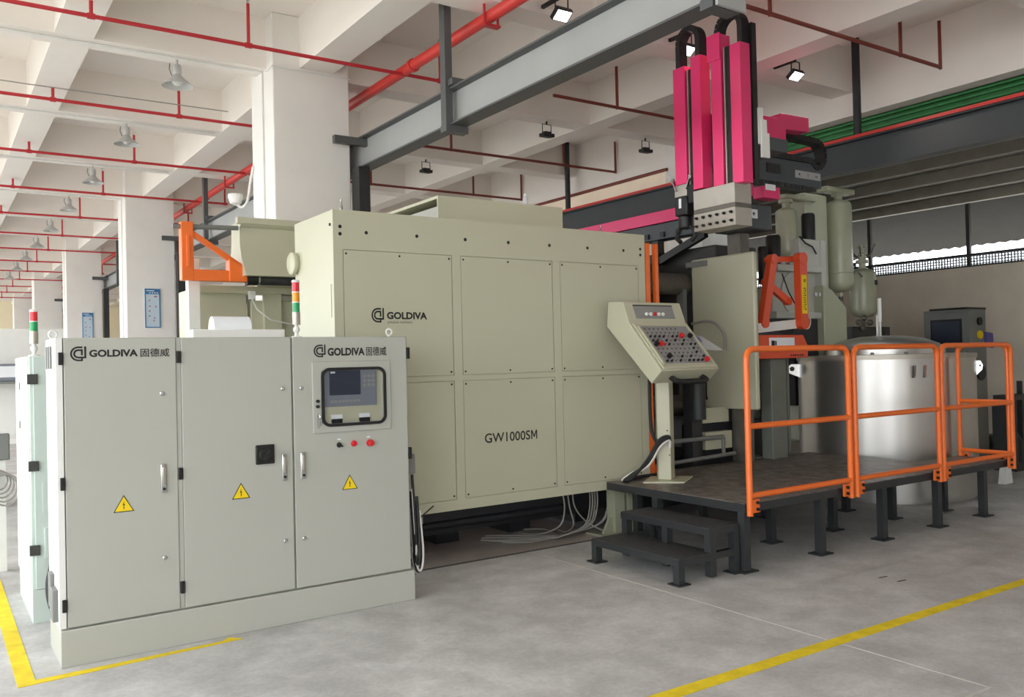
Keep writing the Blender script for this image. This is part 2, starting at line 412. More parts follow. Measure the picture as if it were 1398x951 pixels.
# ---- sprinkler pipes
t = thing('fire_main_pipe', 'thick red fire main pipe slung under the ceiling beside the columns', 'pipe', (4.05, 9, 4.6))
B().cyl((4.13, -6, 4.67), (4.13, 44, 4.67), .055, 14).build('pipe_run', 'red_main', t)
for y in (5.2, 7.72, 9.9, 12.55, 15.6, 18.5, 21.5, 24.5):
    B().cyl((4.13, y, 4.67), (4.13, y+.05, 4.67), .068, 14).build('coupling', 'red_main', t)
for y in (6.28, 11.2, 14.2, 16.9, 22.3):
    h = bx(4.05, 4.21, y-.03, y+.03, 4.57, 4.59).build('hanger_bracket', 'red_pipe', t)
    B().cyl((4.06, y, 4.59), (4.06, y, SLAB), .012, 6).cyl((4.2, y, 4.59), (4.2, y, SLAB), .012, 6).build('hanger_rod', 'red_pipe', h)
for k in range(-2, 13):
    y = 7.93+2.667*k
    t = thing('sprinkler_branch', 'thin red sprinkler branch pipe crossing under the ceiling with upright heads', 'pipe', (1, y, 4.6), 'sprinkler branch pipes')
    x1 = 5.0 if k in (0, 1, 2) else 4.6
    B().cyl((-3.5, y, 4.63), (x1, y, 4.63), .019, 8).build('pipe_run', 'red_pipe', t)
    for x in (-2.8, -1.5, 1.18, 2.51, 4.55):
        u = B().cyl((x, y, 4.63), (x, y, 5.02), .016, 8).build('upright', 'red_pipe', t)
        B().cyl((x, y, 5.02), (x, y, 5.07), .011, 8, .02).build('sprinkler_head', 'chrome', u)
        B().cyl((x-.03, y, 4.63), (x+.03, y, 4.63), .027, 8).build('tee', 'red_pipe', t)
mat('pipe_brown_shaded_red', (122, 52, 40), .5, var=.15)  # red of the branch pipes browned to imitate shade; the wall pipe shares it
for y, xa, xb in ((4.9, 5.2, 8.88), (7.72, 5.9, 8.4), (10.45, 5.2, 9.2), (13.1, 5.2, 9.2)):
    t = thing('sprinkler_branch', 'red sprinkler branch pipe of the right bay, its colour browned for shade', 'pipe', (xa, y, 4.6), 'shade-browned sprinkler pipes of the right bay')
    B().cyl((xa, y, 4.63), (xb, y, 4.63), .02, 8).build('pipe_run', 'pipe_brown_shaded_red', t)
    for x in (xa+.95, xa+2.95, xb): B().cyl((x, y, 4.61), (x, y, 5.12), .018, 8).build('upright', 'pipe_brown_shaded_red', t)
tag(B().tube([(9.205, 9.3, 4.45), (9.205, 14, 4.45), (9.205, 30, 4.45)], .025, 8).build('wall_pipe', 'pipe_brown_shaded_red'), 'brown pipe running along the brown side wall', 'pipe')
# conduits under the cross beams
for k in range(0, 8):
    y = 9.0+2.667*k
    tag(B().tube([(-3.5, y-.05, SOF-.012), (2.7, y-.05, SOF-.012), (3.2, y-.05, SOF-.012)], .011, 6).build('ceiling_conduit', 'white_paint'),
        'thin white cable conduit under a cross beam', 'conduit', 'conduits under the cross beams')
tag(B().tube([(-3.5, 10.3, 4.72), (0.9, 10.32, 4.68), (3.0, 10.3, 4.68)], .006, 5).build('hanging_wire', 'cable_grey'), 'thin grey wire strung below the ceiling', 'wire')

# ---- pendant lamps on the bright side
def pendant():
    t = thing('pendant_lamp', 'grey metal pendant lamp with a wide conical shade under a cross beam', 'lamp', (2.12, 9, 4.46), 'pendant lamps in a row under the ceiling')
    p = (2.12, 9)
    B().lathe([(.012, 4.76), (.012, 4.68)], (*p, 0), 10).build('stem', 'lamp_metal', t)
    B().lathe([(.03, 4.70), (.042, 4.68), (.045, 4.62), (.035, 4.60)], (*p, 0), 16).build('ballast_housing', 'lamp_metal', t)
    B().tube([(2.05, 9, 4.70), (2.045, 9, 4.64), (2.07, 9, 4.58)], .006, 6).build('cage_strap', 'steel_grey', t)
    sh = B()
    n = 28; prof = [(.035, 4.60), (.06, 4.565), (.11, 4.525), (.15, 4.49), (.152, 4.483), (.146, 4.487), (.105, 4.517), (.055, 4.557), (.02, 4.585)]
    sh.lathe(prof, (*p, 0), n).build('lamp_shade', 'lamp_metal', t)
    B().lathe([(.02, 4.57), (.045, 4.55), (.052, 4.52), (.03, 4.495), (.004, 4.488)], (*p, 0), 16).build('bulb', 'white_paint', t)
    return t
pl = pendant()
for k in range(1, 9): copy_thing(pl, (0, 2.667*k, 0))

# ---- floodlights
def flood(x, y, lit, lb, grp=None, z=4.74, tilt=.5):
    t = thing('floodlight', lb, 'floodlight', (x, y, z), grp)
    B().tube([(x-.07, y, z-.17), (x-.07, y, z-.02), (x+.07, y, z-.02), (x+.07, y, z-.17)], .007, 6).build('yoke', 'black', t)
    M = Matrix.Translation((x, y, z-.17)) @ Matrix.Rotation(tilt, 4, 'X') @ Matrix.Rotation(0, 4, 'Z')
    bb = bx(-.085, .085, -.06, .06, -.015, .03); bb.v = [tuple(M @ Vector(p)) for p in bb.v]
    bd = bb.build('body', 'black', t, bevel=.006)
    ff = B().prism([(-.05, -.03), (.05, -.03), (.05, .03), (-.05, .03)], 'Z', .03, .055); ff.v = [tuple(M @ Vector(p)) for p in ff.v]
    ff.build('heat_sink', 'black', bd)
    gg = bx(-.07, .07, -.047, .047, -.019, -.014); gg.v = [tuple(M @ Vector(p)) for p in gg.v]
    gg.build('lens', 'lamp_lit' if lit else 'sheet_dark', bd)
    B().cyl((x, y, z-.02), (x, y, z+.02), .012, 8).build('mount', 'black', t)
    return t
def lit_flood(x, y, lb):
    t = flood(x, y, True, lb, z=4.82, tilt=-.6)
    bx(x-.015, x+.015, y, 6.18, 4.8, 4.83).build('wall_arm', 'black', t)
    ld = bpy.data.lights.new('flood_beam', 'SPOT'); ld.energy = 24; ld.color = (1, .95, .86); ld.spot_size = math.radians(130); ld.spot_blend = .6; ld.shadow_soft_size = .05
    lo = bpy.data.objects.new('flood_beam', ld); col.objects.link(lo); lo.parent = t
    lo.location = (0, -.03, -.2); lo.rotation_euler = (-.6, 0, 0)
lit_flood(4.62, 5.9, 'lit floodlight under the beam above the light grey runway beam')
lit_flood(6.2, 5.95, 'lit floodlight glowing between the pink robot uprights')
lit_flood(7.8, 5.9, 'lit floodlight hanging between the robot and the dark hanger pipe')
for x, y in ((6.75, 9.0), (6.38, 11.62), (8.5, 9.0)):
    flood(x, y, False, 'unlit black floodlight under a beam of the shaded right bay', 'unlit floodlights', tilt=.1)
t = thing('floodlight', 'white round floodlight on a white bracket beside the first column', 'floodlight', (2.98, 9.9, 3.6))
B().tube(cr([(2.97, 9.3, 3.82), (2.965, 9.38, 3.7), (2.96, 9.5, 3.48), (2.92, 9.58, 3.42), (2.86, 9.6, 3.46)]), .016, 8).build('bracket', 'white_paint', t)
B().lathe([(.02, -.09), (.06, -.07), (.085, 0), (.08, .03), (.01, .035)], (2.86, 9.6, 3.53), 18).build('lamp_head', 'white_paint', t)

# ---- notices on the columns
def poster(x0, x1, y, z0, z1, lb):
    t = thing('notice_board', lb, 'notice', ((x0+x1)/2, y, z0))
    bx(x0, x1, y-.02, y, z0, z1).build('board', 'poster_body', t)
    e = .016
    for a in ((x0, x1, z0, z0+e), (x0, x1, z1-e, z1), (x0, x0+e, z0, z1), (x1-e, x1, z0, z1)):
        bx(a[0], a[1], y-.026, y-.02, a[2], a[3]).build('frame_edge', 'poster_blue', t)
    bx(x0+e, x1-e, y-.024, y-.02, z1-.1, z1-e).build('header', 'poster_blue', t)
    wd = x1-x0
    k = bx(x0+.03, x0+wd*.62, y-.027, y-.024, z1-.045, z1-.03)
    for i in range(4): k.box(x0+wd*(.3+.16*i), x0+wd*(.38+.16*i), y-.027, y-.024, z1-.085, z1-.065)
    k.build('header_print', 'paper', t)
    k = B()
    for u, v in ((.65, .8), (.75, .8), (.3, .7), (.33, .55), (.72, .54), (.3, .43), (.3, .3), (.62, .25), (.58, .18)):
        k.box(x0+wd*u-.012, x0+wd*u+.012, y-.023, y-.02, z0+(z1-z0)*v-.012, z0+(z1-z0)*v+.012)
    k.build('print', 'poster_mark', t)
poster(3.28, 3.545, 16.65, 2.39, 3.1, 'blue-headed notice in a frame on the second column')
poster(3.335, 3.59, 24.65, 2.3, 3.13, 'blue-headed notice on the third column beyond')
t = thing('wall_sign', 'white sign with a blue lower band on the column behind the robot', 'sign', (9.22, 9.0, 2.95))
bx(9.225, 9.24, 8.78, 9.2, 3.1, 3.3).build('board', 'paper', t); bx(9.222, 9.225, 8.78, 9.2, 3.06, 3.12).build('band', 'poster_blue', t)

# ---- painted floor lines
def line(name, pts, lb):
    tag(B().prism(pts, 'Z', .0005, .003).build(name, 'yellow_line'), lb, 'floor marking')
line('floor_line', [(.372, 5.2), (1.57, 5.27), (1.50, 5.345), (1.45, 5.30), (.458, 5.275), (.468, 12), (.378, 12)], 'yellow L-shaped floor line around the corner of the control cabinets')
line('floor_line', [(1.9, 3.04), (6.3, 3.0), (12, 2.95), (12, 3.02), (6.4, 3.075), (1.9, 3.14)], 'long straight yellow floor line in front of the platform')

# ================================================================ electrical control cabinets
F = 5.39
CX0, CX1, CB, CT = .605, 2.785, 5.87, 1.832
def logo(parent, y, x0, z0, size, gx0, gx1, gz0, gz1, cjk=None, sub=None, asp=1.):
    put(B(), logo_geo(), (x0, y-.0012, z0), (size*asp, 0, 0), (0, 0, size)).build('logo', 'ink', parent, label='black round monogram logo')
    put(B(), text_geo('GOLDIVA', .04), (gx0, y-.0012, gz0), (gx1-gx0, 0, 0), (0, 0, gz1-gz0)).build('lettering', 'ink', parent, label='black lettering GOLDIVA')
    if cjk: put(B(), text_geo('固德威', .012), (cjk[0], y-.0012, gz0-.004), (cjk[1]-cjk[0], 0, 0), (0, 0, gz1-gz0+.008)).build('lettering', 'ink', parent, label='black Chinese characters')
    if sub: put(B(), text_geo('precision machinery'), (sub[0], y-.0012, sub[2]), (sub[1]-sub[0], 0, 0), (0, 0, sub[3]-sub[2])).build('lettering', 'ink', parent, label='small lettering precision machinery')
def warning(parent, xc, z0, y, w=.112, h=.098):
    s_ = B().prism([(xc-w/2, z0), (xc+w/2, z0), (xc, z0+h)], 'Y', y-.002, y).build('warning_sign', 'ink', parent, label='black-edged yellow triangle with a lightning bolt')
    i = .86; zc = z0+h*.345
    B().prism([(xc-w/2*i, zc-h*.345*i), (xc+w/2*i, zc-h*.345*i), (xc, zc+h*.655*i)], 'Y', y-.003, y-.002).build('sign_face', 'yellow_sign', s_)
    b = [(.05, .95), (-.22, .42), (0, .5), (-.06, .2), (-.13, .24), (0, 0), (.1, .26), (.02, .22), (.18, .62), (-.02, .52)]
    B().prism([(xc+p*w*.3, z0+.014+q*h*.56) for p, q in b], 'Y', y-.004, y-.003).build('lightning_bolt', 'ink', s_)
def door_furniture(parent, x, y, zl=(1.5, .53), zh=1.0):
    for z in zl:
        k = B().lathe([(.014, 0), (.014, .006), (.009, .010)], (x, 0, z), 14, 'Y'); k.v = [(p[0], y-p[1], p[2]) for p in k.v]
        k.build('lock', 'chrome', parent)
    h = bx(x-.017, x+.017, y-.012, y, zh-.085, zh+.085).build('handle', 'chrome', parent, bevel=.008)
    bx(x-.009, x+.009, y-.02, y-.011, zh-.035, zh+.07).build('lever', 'alu', h, bevel=.004)
    k = B().lathe([(.008, 0), (.008, .008), (.004, .009)], (x, 0, zh-.062), 12, 'Y'); k.v = [(p[0], y-.012-p[1], p[2]) for p in k.v]
    k.build('keyhole', 'black', h)
def hinge(parent, x, z, y=F, w=.022):
    bx(x-w/2, x+w/2, y-.012, y+.03, z-.035, z+.035).build('hinge', 'black', parent, bevel=.003)
cb = thing('control_cabinet', 'row of three joined grey-beige electrical control cabinets with lettering and warning triangles', 'cabinet', ((CX0+CX1)/2, 5.62, 0))
bx(CX0-.01, CX1+.01, F-.012, CB, 0, .205).build('plinth', 'cabinet_paint', cb, bevel=.004)
bx(CX0, CX1, F+.022, CB, .205, CT).build('body', 'cabinet_paint', cb, bevel=.004)
bx(CX0-.012, CX0+.02, F-.0, CB, .215, CT).build('side_frame', 'white_paint', cb)  # left side coloured white for the daylight glare on it
DR = [(.632, 1.232), (1.262, 1.94), (1.952, 2.77)]
dz0, dz1 = .215, CT-.002
doors = []
for a, b_ in DR:
    doors.append(bx(a, b_, F, F+.02, dz0, dz1).build('door', 'cabinet_paint', cb, bevel=.004))
d1, d2, d3 = doors
bx(1.234, 1.259, F+.006, F+.024, dz0, dz1).build('post_strip', 'cabinet_paint', cb)
logo(d1, F, .665, 1.7, .083, .762, 1.02, 1.722, 1.764, (1.034, 1.196), asp=1.0)
logo(d3, F, 2.094, 1.697, .083, 2.19, 2.456, 1.705, 1.758, (2.466, 2.618))
warning(d1, .93, .826, F); warning(d2, 1.604, .828, F); warning(d3, 2.328, .812, F)
door_furniture(d1, 1.15, F); door_furniture(d2, 1.882, F); door_furniture(d3, 2.006, F)
for z in (1.715, 1.017, .34):
    hinge(cb, .616, z); hinge(cb, 1.247, z)
    if z > .4: bx(2.771, 2.797, F-.004, F+.04, z-.04, z+.04).build('hinge', 'black', cb, bevel=.003)
# main isolator switch
sw = bx(1.698, 1.818, F-.014, F, 1.03, 1.152).build('isolator_switch', 'black', d2, bevel=.006)
k = B().lathe([(.042, 0), (.042, .012), (.036, .02)], (1.758, 0, 1.091), 20, 'Y'); k.v = [(p[0], F-.014-p[1], p[2]) for p in k.v]
k.build('rotary_plate', 'rubber', sw); B().bar((1.74, F-.042, 1.06), (1.776, F-.042, 1.122), .018, .024, (0, 1, 0)).build('rotary_handle', 'rubber', sw)
# screen hatch on the third door
ht = B()
def rrect(x0, x1, z0, z1, r, n=6):
    P = []
    for cx, cz, a0 in ((x1-r, z1-r, 0), (x0+r, z1-r, 90), (x0+r, z0+r, 180), (x1-r, z0+r, 270)):
        for k in range(n+1):
            a = math.radians(a0+90*k/n); P.append((cx+r*math.cos(a), cz+r*math.sin(a)))
    return P
def rring(x0, x1, z0, z1, r, t_, y0, y1):
    o = rrect(x0, x1, z0, z1, r); i = rrect(x0+t_, x1-t_, z0+t_, z1-t_, max(.004, r-t_)); n = len(o)
    m_ = MB(); vs = [(p, y0, q) for p, q in o]+[(p, y0, q) for p, q in i]+[(p, y1, q) for p, q in o]+[(p, y1, q) for p, q in i]
    f = []
    for k in range(n):
        j = (k+1) % n
        f += [(k, j, n+j, n+k), (2*n+k, 3*n+k, 3*n+j, 2*n+j), (k, 2*n+k, 2*n+j, j), (n+k, n+j, 3*n+j, 3*n+k)]
    return m_.add(vs, f)
hatch = rring(2.078, 2.637, 1.2, 1.668, .004, .062, F-.012, F).build('screen_hatch', 'cabinet_paint', d3, bevel=.003)
bx(2.12, 2.60, F-.0015, F-.0005, 1.235, 1.63).build('back_plate', 'machine_paint', hatch)
rring(2.136, 2.603, 1.237, 1.627, .06, .02, F-.02, F-.006).build('window_seal', 'black', hatch)
bx(2.155, 2.535, F-.008, F-.002, 1.368, 1.612).build('operator_panel', 'bezel', hatch)
sc = bx(2.195, 2.417, F-.0095, F-.008, 1.443, 1.607).build('screen', 'screen', hatch)
bx(2.203, 2.235, F-.0105, F-.0095, 1.589, 1.6).build('screen_badge', 'paper', hatch)
for i in range(3):
    for j in range(3): bx(2.435+.032*i, 2.457+.032*i, F-.0095, F-.008, 1.555-.03*j, 1.573-.03*j).build('key', 'panel_grey', hatch)
for i in range(8): bx(2.2+.027*i, 2.22+.027*i, F-.0095, F-.008, 1.395, 1.41).build('key', 'panel_grey', hatch)
for dx, dz in ((0, .025), (0, -.025), (.025, 0), (-.025, 0)): bx(2.465+dx-.008, 2.465+dx+.008, F-.0095, F-.008, 1.42+dz-.008, 1.42+dz+.008).build('key', 'bezel', hatch)
for x in (2.206, 2.405):
    s_ = bx(x, x+.075, F-.008, F-.002, 1.288, 1.315).build('socket_cover', 'paper', hatch)
    bx(x, x+.075, F-.012, F-.002, 1.258, 1.286).build('socket', 'black', hatch)
B().prism(rrect(2.155, 2.585, 1.256, 1.608, .045), 'Y', F-.0155, F-.0135).build('window_pane', 'door_glass', hatch)
for z in (1.41, 1.375): B().cyl((2.108, F-.03, z), (2.108, F-.012, z), .011, 10).build('hatch_lock', 'black', hatch)
B().tube([(2.108, F-.03, 1.33), (2.098, F-.034, 1.31), (2.108, F-.034, 1.295), (2.118, F-.034, 1.31), (2.108, F-.03, 1.33)], .003, 5).build('key_ring', 'chrome', hatch)
bx(2.1, 2.108, F-.034, F-.03, 1.235, 1.296).box(2.112, 2.122, F-.037, F-.033, 1.25, 1.298).build('key_bunch', 'chrome', hatch)
# push buttons
def pbutton(parent, x, z, y, r, m_, dep=.018):
    k = B().lathe([(r+.004, 0), (r+.004, .004), (r, .005), (r, dep), (r*.8, dep+.003)], (x, 0, z), 16, 'Y'); k.v = [(p[0], y-p[1], p[2]) for p in k.v]
    return k.build('push_button', m_, parent)
sw = pbutton(d3, 2.258, 1.113, F, .014, 'black'); B().bar((2.25, F-.028, 1.122), (2.272, F-.028, 1.103), .01, .014, (0, 1, 0)).build('selector_lever', 'black', sw)
pbutton(d3, 2.363, 1.115, F, .017, 'lamp_red'); pbutton(d3, 2.48, 1.111, F, .021, 'red_button', .03)
for x, z in ((2.258, 1.15), (2.47, 1.152)): bx(x-.012, x+.012, F-.001, F, z-.004, z+.004).build('tag', 'paper', d3)
# left side vents, grey sockets, eye bolts
for z0, z1 in ((1.66, 1.8),):
    for i in range(3): bx(CX0-.022, CX0-.01, 5.57+.1*i, 5.61+.1*i, 1.66, 1.79).build('vent_slot', 'steel_grey', cb)
bx(CX0-.04, CX0-.012, 5.46, 5.58, .24, .42).build('cable_socket', 'steel_grey', cb, bevel=.005)
bx(CX0-.035, CX0-.012, 5.62, 5.72, .28, .48).build('cable_socket', 'steel_grey', cb, bevel=.005)
def eyebolt(parent, x, y, z, r=.022):
    P = [(x+r*math.cos(a), y, z+.012+r+r*math.sin(a)) for a in [2*PI*k/14 for k in range(14)]]
    B().tube(P, .006, 6, True).lathe([(.014, z), (.014, z+.01)], (x, y, 0), 10).build('eye_bolt', 'white_paint', parent)
eyebolt(cb, .625, 5.8, CT); eyebolt(cb, 2.68, 5.47, CT)
# things lying on the cabinets
tag(bx(1.4, 2.0, 5.66, 5.86, CT, CT+.06).build('cable_tray_box', 'white_paint', bevel=.005), 'flat white duct box lying on top of the middle cabinet', 'duct')
r_ = B(); n = 20
tag(B().prism([(5.70+.075-.075*math.cos(PI*k/n), CT+.06+.09*math.sin(PI*k/n)) for k in range(n+1)], 'X', 1.545, 1.79).build('motor_cover', 'paper', bevel=.003),
    'white half-round cover resting on the duct box', 'cover')
def tower(name, x, y, z, cols, lb):
    t = thing(name, lb, 'signal light', (x, y, z))
    r = .026
    B().lathe([(.036, z), (.036, z+.008), (.014, z+.012), (.012, z+.03), (.022, z+.045), (.022, z+.062), (.012, z+.075), (.012, z+.085)], (x, y, 0), 16).build('foot', 'white_paint', t)
    B().lathe([(r, z+.085), (r, z+.17)], (x, y, 0), 18).build('stem_housing', 'alu', t)
    zz = z+.17
    for c in cols:
        B().lathe([(r-.002, zz), (r-.002, zz+.062)], (x, y, 0), 20).build('lamp_segment', c, t)
        B().lathe([(r, zz+.062), (r, zz+.068)], (x, y, 0), 20).build('ring', 'white_paint', t)
        zz += .068
    B().lathe([(r, zz), (r, zz+.006), (r*.7, zz+.012)], (x, y, 0), 18).build('cap', 'white_paint', t)
tower('signal_tower', 2.04, 5.55, CT, ('lamp_green', 'lamp_amber', 'lamp_red'), 'red, amber and green signal tower light on the joined control cabinets')
# cable loops and connectors at the right flank of the cabinets
t = thing('connector_box', 'grey plug connectors stacked on the right flank of the cabinets', 'connector', (2.84, 5.6, .9))
bx(2.797, 2.86, 5.46, 5.56, .86, 1.0).build('plug_housing', 'steel_grey', t, bevel=.008); bx(2.797, 2.85, 5.47, 5.55, .62, .74).build('plug_housing', 'steel_grey', t, bevel=.008)
for i in range(10):
    y = 5.43+.026*(i % 5); r = .024+.005*i
    pts = [(2.815, y, .86-.02*i)]
    for k in range(9):
        a = PI*k/8; pts.append((2.815+.02+r*(1-math.cos(a))*.55, y+.01*math.sin(a*2), .42-.01*i-.16*math.sin(a)*1.2))
    pts.append((2.84+r*.8, y+.02, .7-.02*i))
    tag(B().tube(cr(pts, 3), .008 if i % 3 else .011, 6).build('cable_loop', 'rubber' if i % 3 == 0 else 'cable_white'), 'black or white cable looped beside the right cabinet flank', 'cable', 'cables looped beside the cabinets')
tag(B().tube([(2.84, 5.5, .36), (2.9, 5.55, .5), (3.0, 5.62, .53), (3.14, 5.72, .565)], .005, 6).build('loose_wire', 'rubber'), 'thin black wire end sticking out in front of the beige machine', 'wire')

# ---- mint cabinet behind
mc = thing('mint_cabinet', 'pale mint electrical cabinet standing behind the joined grey cabinets', 'cabinet', (.85, 6.9, 0))
bx(.555, 1.15, 6.45, 7.4, 0, .215).build('plinth', 'mint_paint', mc); bx(.555, 1.15, 6.462, 7.4, .215, 1.75).build('body', 'mint_paint', mc, bevel=.004)
bx(.575, 1.14, 6.445, 6.462, .22, 1.745).build('door', 'mint_paint', mc, bevel=.003)
bx(.543, .555, 6.5, 7.36, .22, 1.745).build('side_door', 'white_paint', mc, bevel=.003)  # mint cabinet's left face coloured white, standing in for overexposed daylight
for z in (1.6, 1.03, .48):
    bx(.54, .6, 6.43, 6.46, z-.035, z+.03).build('hinge', 'sheet_dark', mc, bevel=.003)
for z in (1.52, 1.25): bx(.536, .543, 7.0, 7.03, z, z+.05).build('latch', 'steel_grey', mc)
k = bx(.625, .71, 6.43, 6.445, .42, .62).build('socket_plate', 'mint_paint', mc, bevel=.004); bx(.645, .7, 6.39, 6.43, .42, .56).build('plug', 'steel_grey', k, bevel=.006)
bx(.62, .71, 6.438, 6.445, .72, .92).build('blank_plate', 'mint_paint', mc)
B().tube(cr([(.67, 6.41, .45), (.662, 6.385, .37), (.638, 6.345, .27), (.642, 6.3, .16), (.672, 6.25, .09), (.75, 6.15, .05)]), .022, 10).build('conduit_hose', 'rubber', mc)
tower('signal_tower', .6, 6.62, 1.75, ('lamp_green', 'lamp_red'), 'two-colour red and green signal tower light on the mint cabinet')
# pale bench and devices at the far left
t = thing('workbench', 'pale steel workbench with a shelf in the glare at the far left', 'workbench', (.75, 12.4, 0))
bx(.2, 1.5, 12, 12.8, .78, .84).build('bench_top', 'white_paint', t)
for x in (.24, 1.46):
    for y in (12.04, 12.76): bx(x-.03, x+.03, y-.03, y+.03, 0, .78).build('leg', 'white_paint', t)
bx(.2, 1.5, 12.02, 12.78, .3, .33).build('shelf', 'white_paint', t); bx(.2, 1.5, 12.75, 12.8, .84, 2.2).build('back_panel', 'white_paint', t); bx(.2, 1.5, 12.5, 12.76, 1.5, 1.53).build('shelf', 'steel_grey', t)
t = thing('grey_gauge', 'grey instrument box on the shelf of the pale workbench', 'instrument', (.8, 12.6, 1.53)); bx(.68, .95, 12.52, 12.72, 1.53, 1.75).build('case', 'bezel', t, bevel=.01); bx(.7, .93, 12.515, 12.52, 1.58, 1.72).build('face', 'paper', t)
t = thing('red_cap_bottle', 'white container with a red cap on the workbench shelf', 'container', (1.05, 12.6, 1.53)); B().lathe([(.06, 1.53), (.06, 1.7), (.03, 1.74)], (1.05, 12.6, 0), 16).build('body', 'white_paint', t); B().lathe([(.035, 1.74), (.035, 1.79)], (1.05, 12.6, 0), 14).build('cap', 'red_button', t)
t = thing('cable_reel', 'grey cable hanging in loose coils from a hook on a pale post', 'cable', (.52, 8.3, .6))
bx(.48, .53, 8.3, 8.36, 0, 1.15).build('post', 'white_paint', t); bx(.45, .56, 8.26, 8.3, .92, 1.14).build('reel_box', 'steel_grey', t, bevel=.01)
for i in range(5):
    r = .08+.012*i; cx = .5+.012*(i-2)
    B().tube([(cx+r*math.cos(a)*.8, 8.25-.01*i, .76-.02*i+r*math.sin(a)) for a in [2*PI*k/20 for k in range(20)]], .007, 6, True).build('coil', 'cable_grey', t)

# ================================================================ die casting machine
M = 6.05
dm = thing('die_casting_machine', 'large beige die casting machine with panelled cover, tanks and guard door', 'machine', (4.1, 6.6, 0))
bd = B().box(2.52, 5.665, M+.012, 6.86, .445, 2.81).box(3.45, 5.665, 6.86, 7.5, .445, 2.81).build('housing', 'machine_paint', dm, bevel=.006)
# front frame bars around the recessed panels (recess 6 mm)
XS = [(2.6, 3.537), (3.628, 4.557), (4.65, 5.575)]; ZS = [(.535, 1.488), (1.54, 2.507)]
g = .006
fr = B()
fr.box(2.52, 5.665, M, M+.012, 2.507+g, 2.81).box(2.52, 5.665, M, M+.012, 1.488+g, 1.54-g).box(2.52, 5.665, M, M+.012, .445, .535-g)
xe = [2.52]+[v for a, b_ in XS for v in (a-g, b_+g)]+[5.665]
for z0, z1 in ZS:
    for i in range(0, len(xe), 2): fr.box(xe[i], xe[i+1], M, M+.012, z0-g, z1+g)
fr.build('front_frame', 'machine_paint', dm)
screw = shared(B().lathe([(.008, 0), (.008, -.004), (.005, -.006)], (0, 0, 0), 10, 'Y'), 'screw', 'black')
panels = {}
for i, (a, b_) in enumerate(XS):
    for j, (z0, z1) in enumerate(ZS):
        p = bx(a, b_, M+.002, M+.012, z0, z1).build('cover_panel', 'machine_paint', dm, bevel=.002); panels[i, j] = p
        for x in (a+.022, (a+b_)/2, b_-.022):
            for z in (z0+.025, z1-.025): inst('screw', screw, (x, M+.002, z), p)
hole = shared(B().lathe([(.014, 0), (.014, -.002), (.011, -.003)], (0, 0, 0), 14, 'Y'), 'lifting_hole', 'black')
for x in (2.79, 3.225, 3.673, 4.1, 4.536, 4.966, 5.398): inst('lifting_hole', hole, (x, M, 2.648), dm)
for x, z in ((2.577, 2.682), (2.576, 2.627), (5.61, 2.672), (5.61, 2.616)): inst('bolt_hole', hole, (x, M, z), dm)
logo(panels[0, 1], M+.002, 2.82, 1.962, .112, 2.95, 3.303, 1.988, 2.045, None, (2.958, 3.172, 1.95, 1.976), asp=.95)
put(put(B(), text_geo('GW1000S', .012), (3.82, M+.0005, .964), (.462, 0, 0), (0, 0, .08)),
    ([(0, 0), (0, 1), (.2, 1), (.5, .45), (.8, 1), (1, 1), (1, 0), (.82, 0), (.82, .72), (.56, .22), (.44, .22), (.18, .72), (.18, 0)],
     [(0, 1, 2, 11), (0, 11, 12), (2, 3, 10, 11), (3, 9, 10), (3, 4, 8, 9), (4, 5, 6, 8), (6, 7, 8)]), (4.292, M+.0005, .965), (.064, 0, 0), (0, 0, .078)).build('lettering', 'ink', panels[1, 0], label='black lettering GW1000SM')
# left flank: hand hole, hinge strip, round flange at the rear
bx(2.515, 2.52, 6.1, 6.13, 2.0, 2.25).build('hinge_strip', 'machine_paint', dm)
B().lathe([(.08, 2.525), (.08, 2.5), (.092, 2.5), (.092, 2.475), (.08, 2.467)], (0, 6.83, 2.48), 28, 'X').build('round_flange', 'machine_paint', dm)
B().cyl((2.512, 6.1, 2.7), (2.52, 6.1, 2.7), .012, 10).build('bolt_hole', 'black', dm)
# roof details
lid = bx(2.95, 3.5, 6.2, 6.75, 2.81, 2.83).build('roof_lid', 'machine_paint', dm, bevel=.003)
tb = B().box(3.6, 4.93, 6.36, 6.375, 2.81, 3.035).box(3.6, 4.93, 6.36, 7.42, 3.035, 3.06).box(3.6, 4.93, 7.4, 7.42, 2.81, 3.035).box(4.91, 4.93, 6.375, 7.4, 2.81, 3.035).build('roof_box', 'machine_paint', dm)
bx(3.66, 4.9, 6.45, 7.3, 2.81, 2.99).build('inner_duct', 'cabinet_paint', tb)
bx(5.1, 5.6, 6.2, 6.8, 2.81, 2.835).build('roof_lid', 'machine_paint', dm, bevel=.003)
for x, y in ((2.62, 6.12), (5.3, 6.25)):
    B().lathe([(.012, 2.81), (.012, 2.85), (.007, 2.86), (.007, 2.9)], (x, y, 0), 10).build('roof_bolt', 'chrome', dm)
bt = thing('small_bottle', 'small clear bottle with a white cap standing on the machine roof box', 'bottle', (4.55, 6.42, 3.06))
B().lathe([(.022, 3.06), (.026, 3.07), (.024, 3.12), (.014, 3.145)], (4.55, 6.42, 0), 16).build('body', 'clear_film', bt); B().lathe([(.013, 3.145), (.013, 3.165), (.01, 3.168)], (4.55, 6.42, 0), 14).build('cap', 'paper', bt)
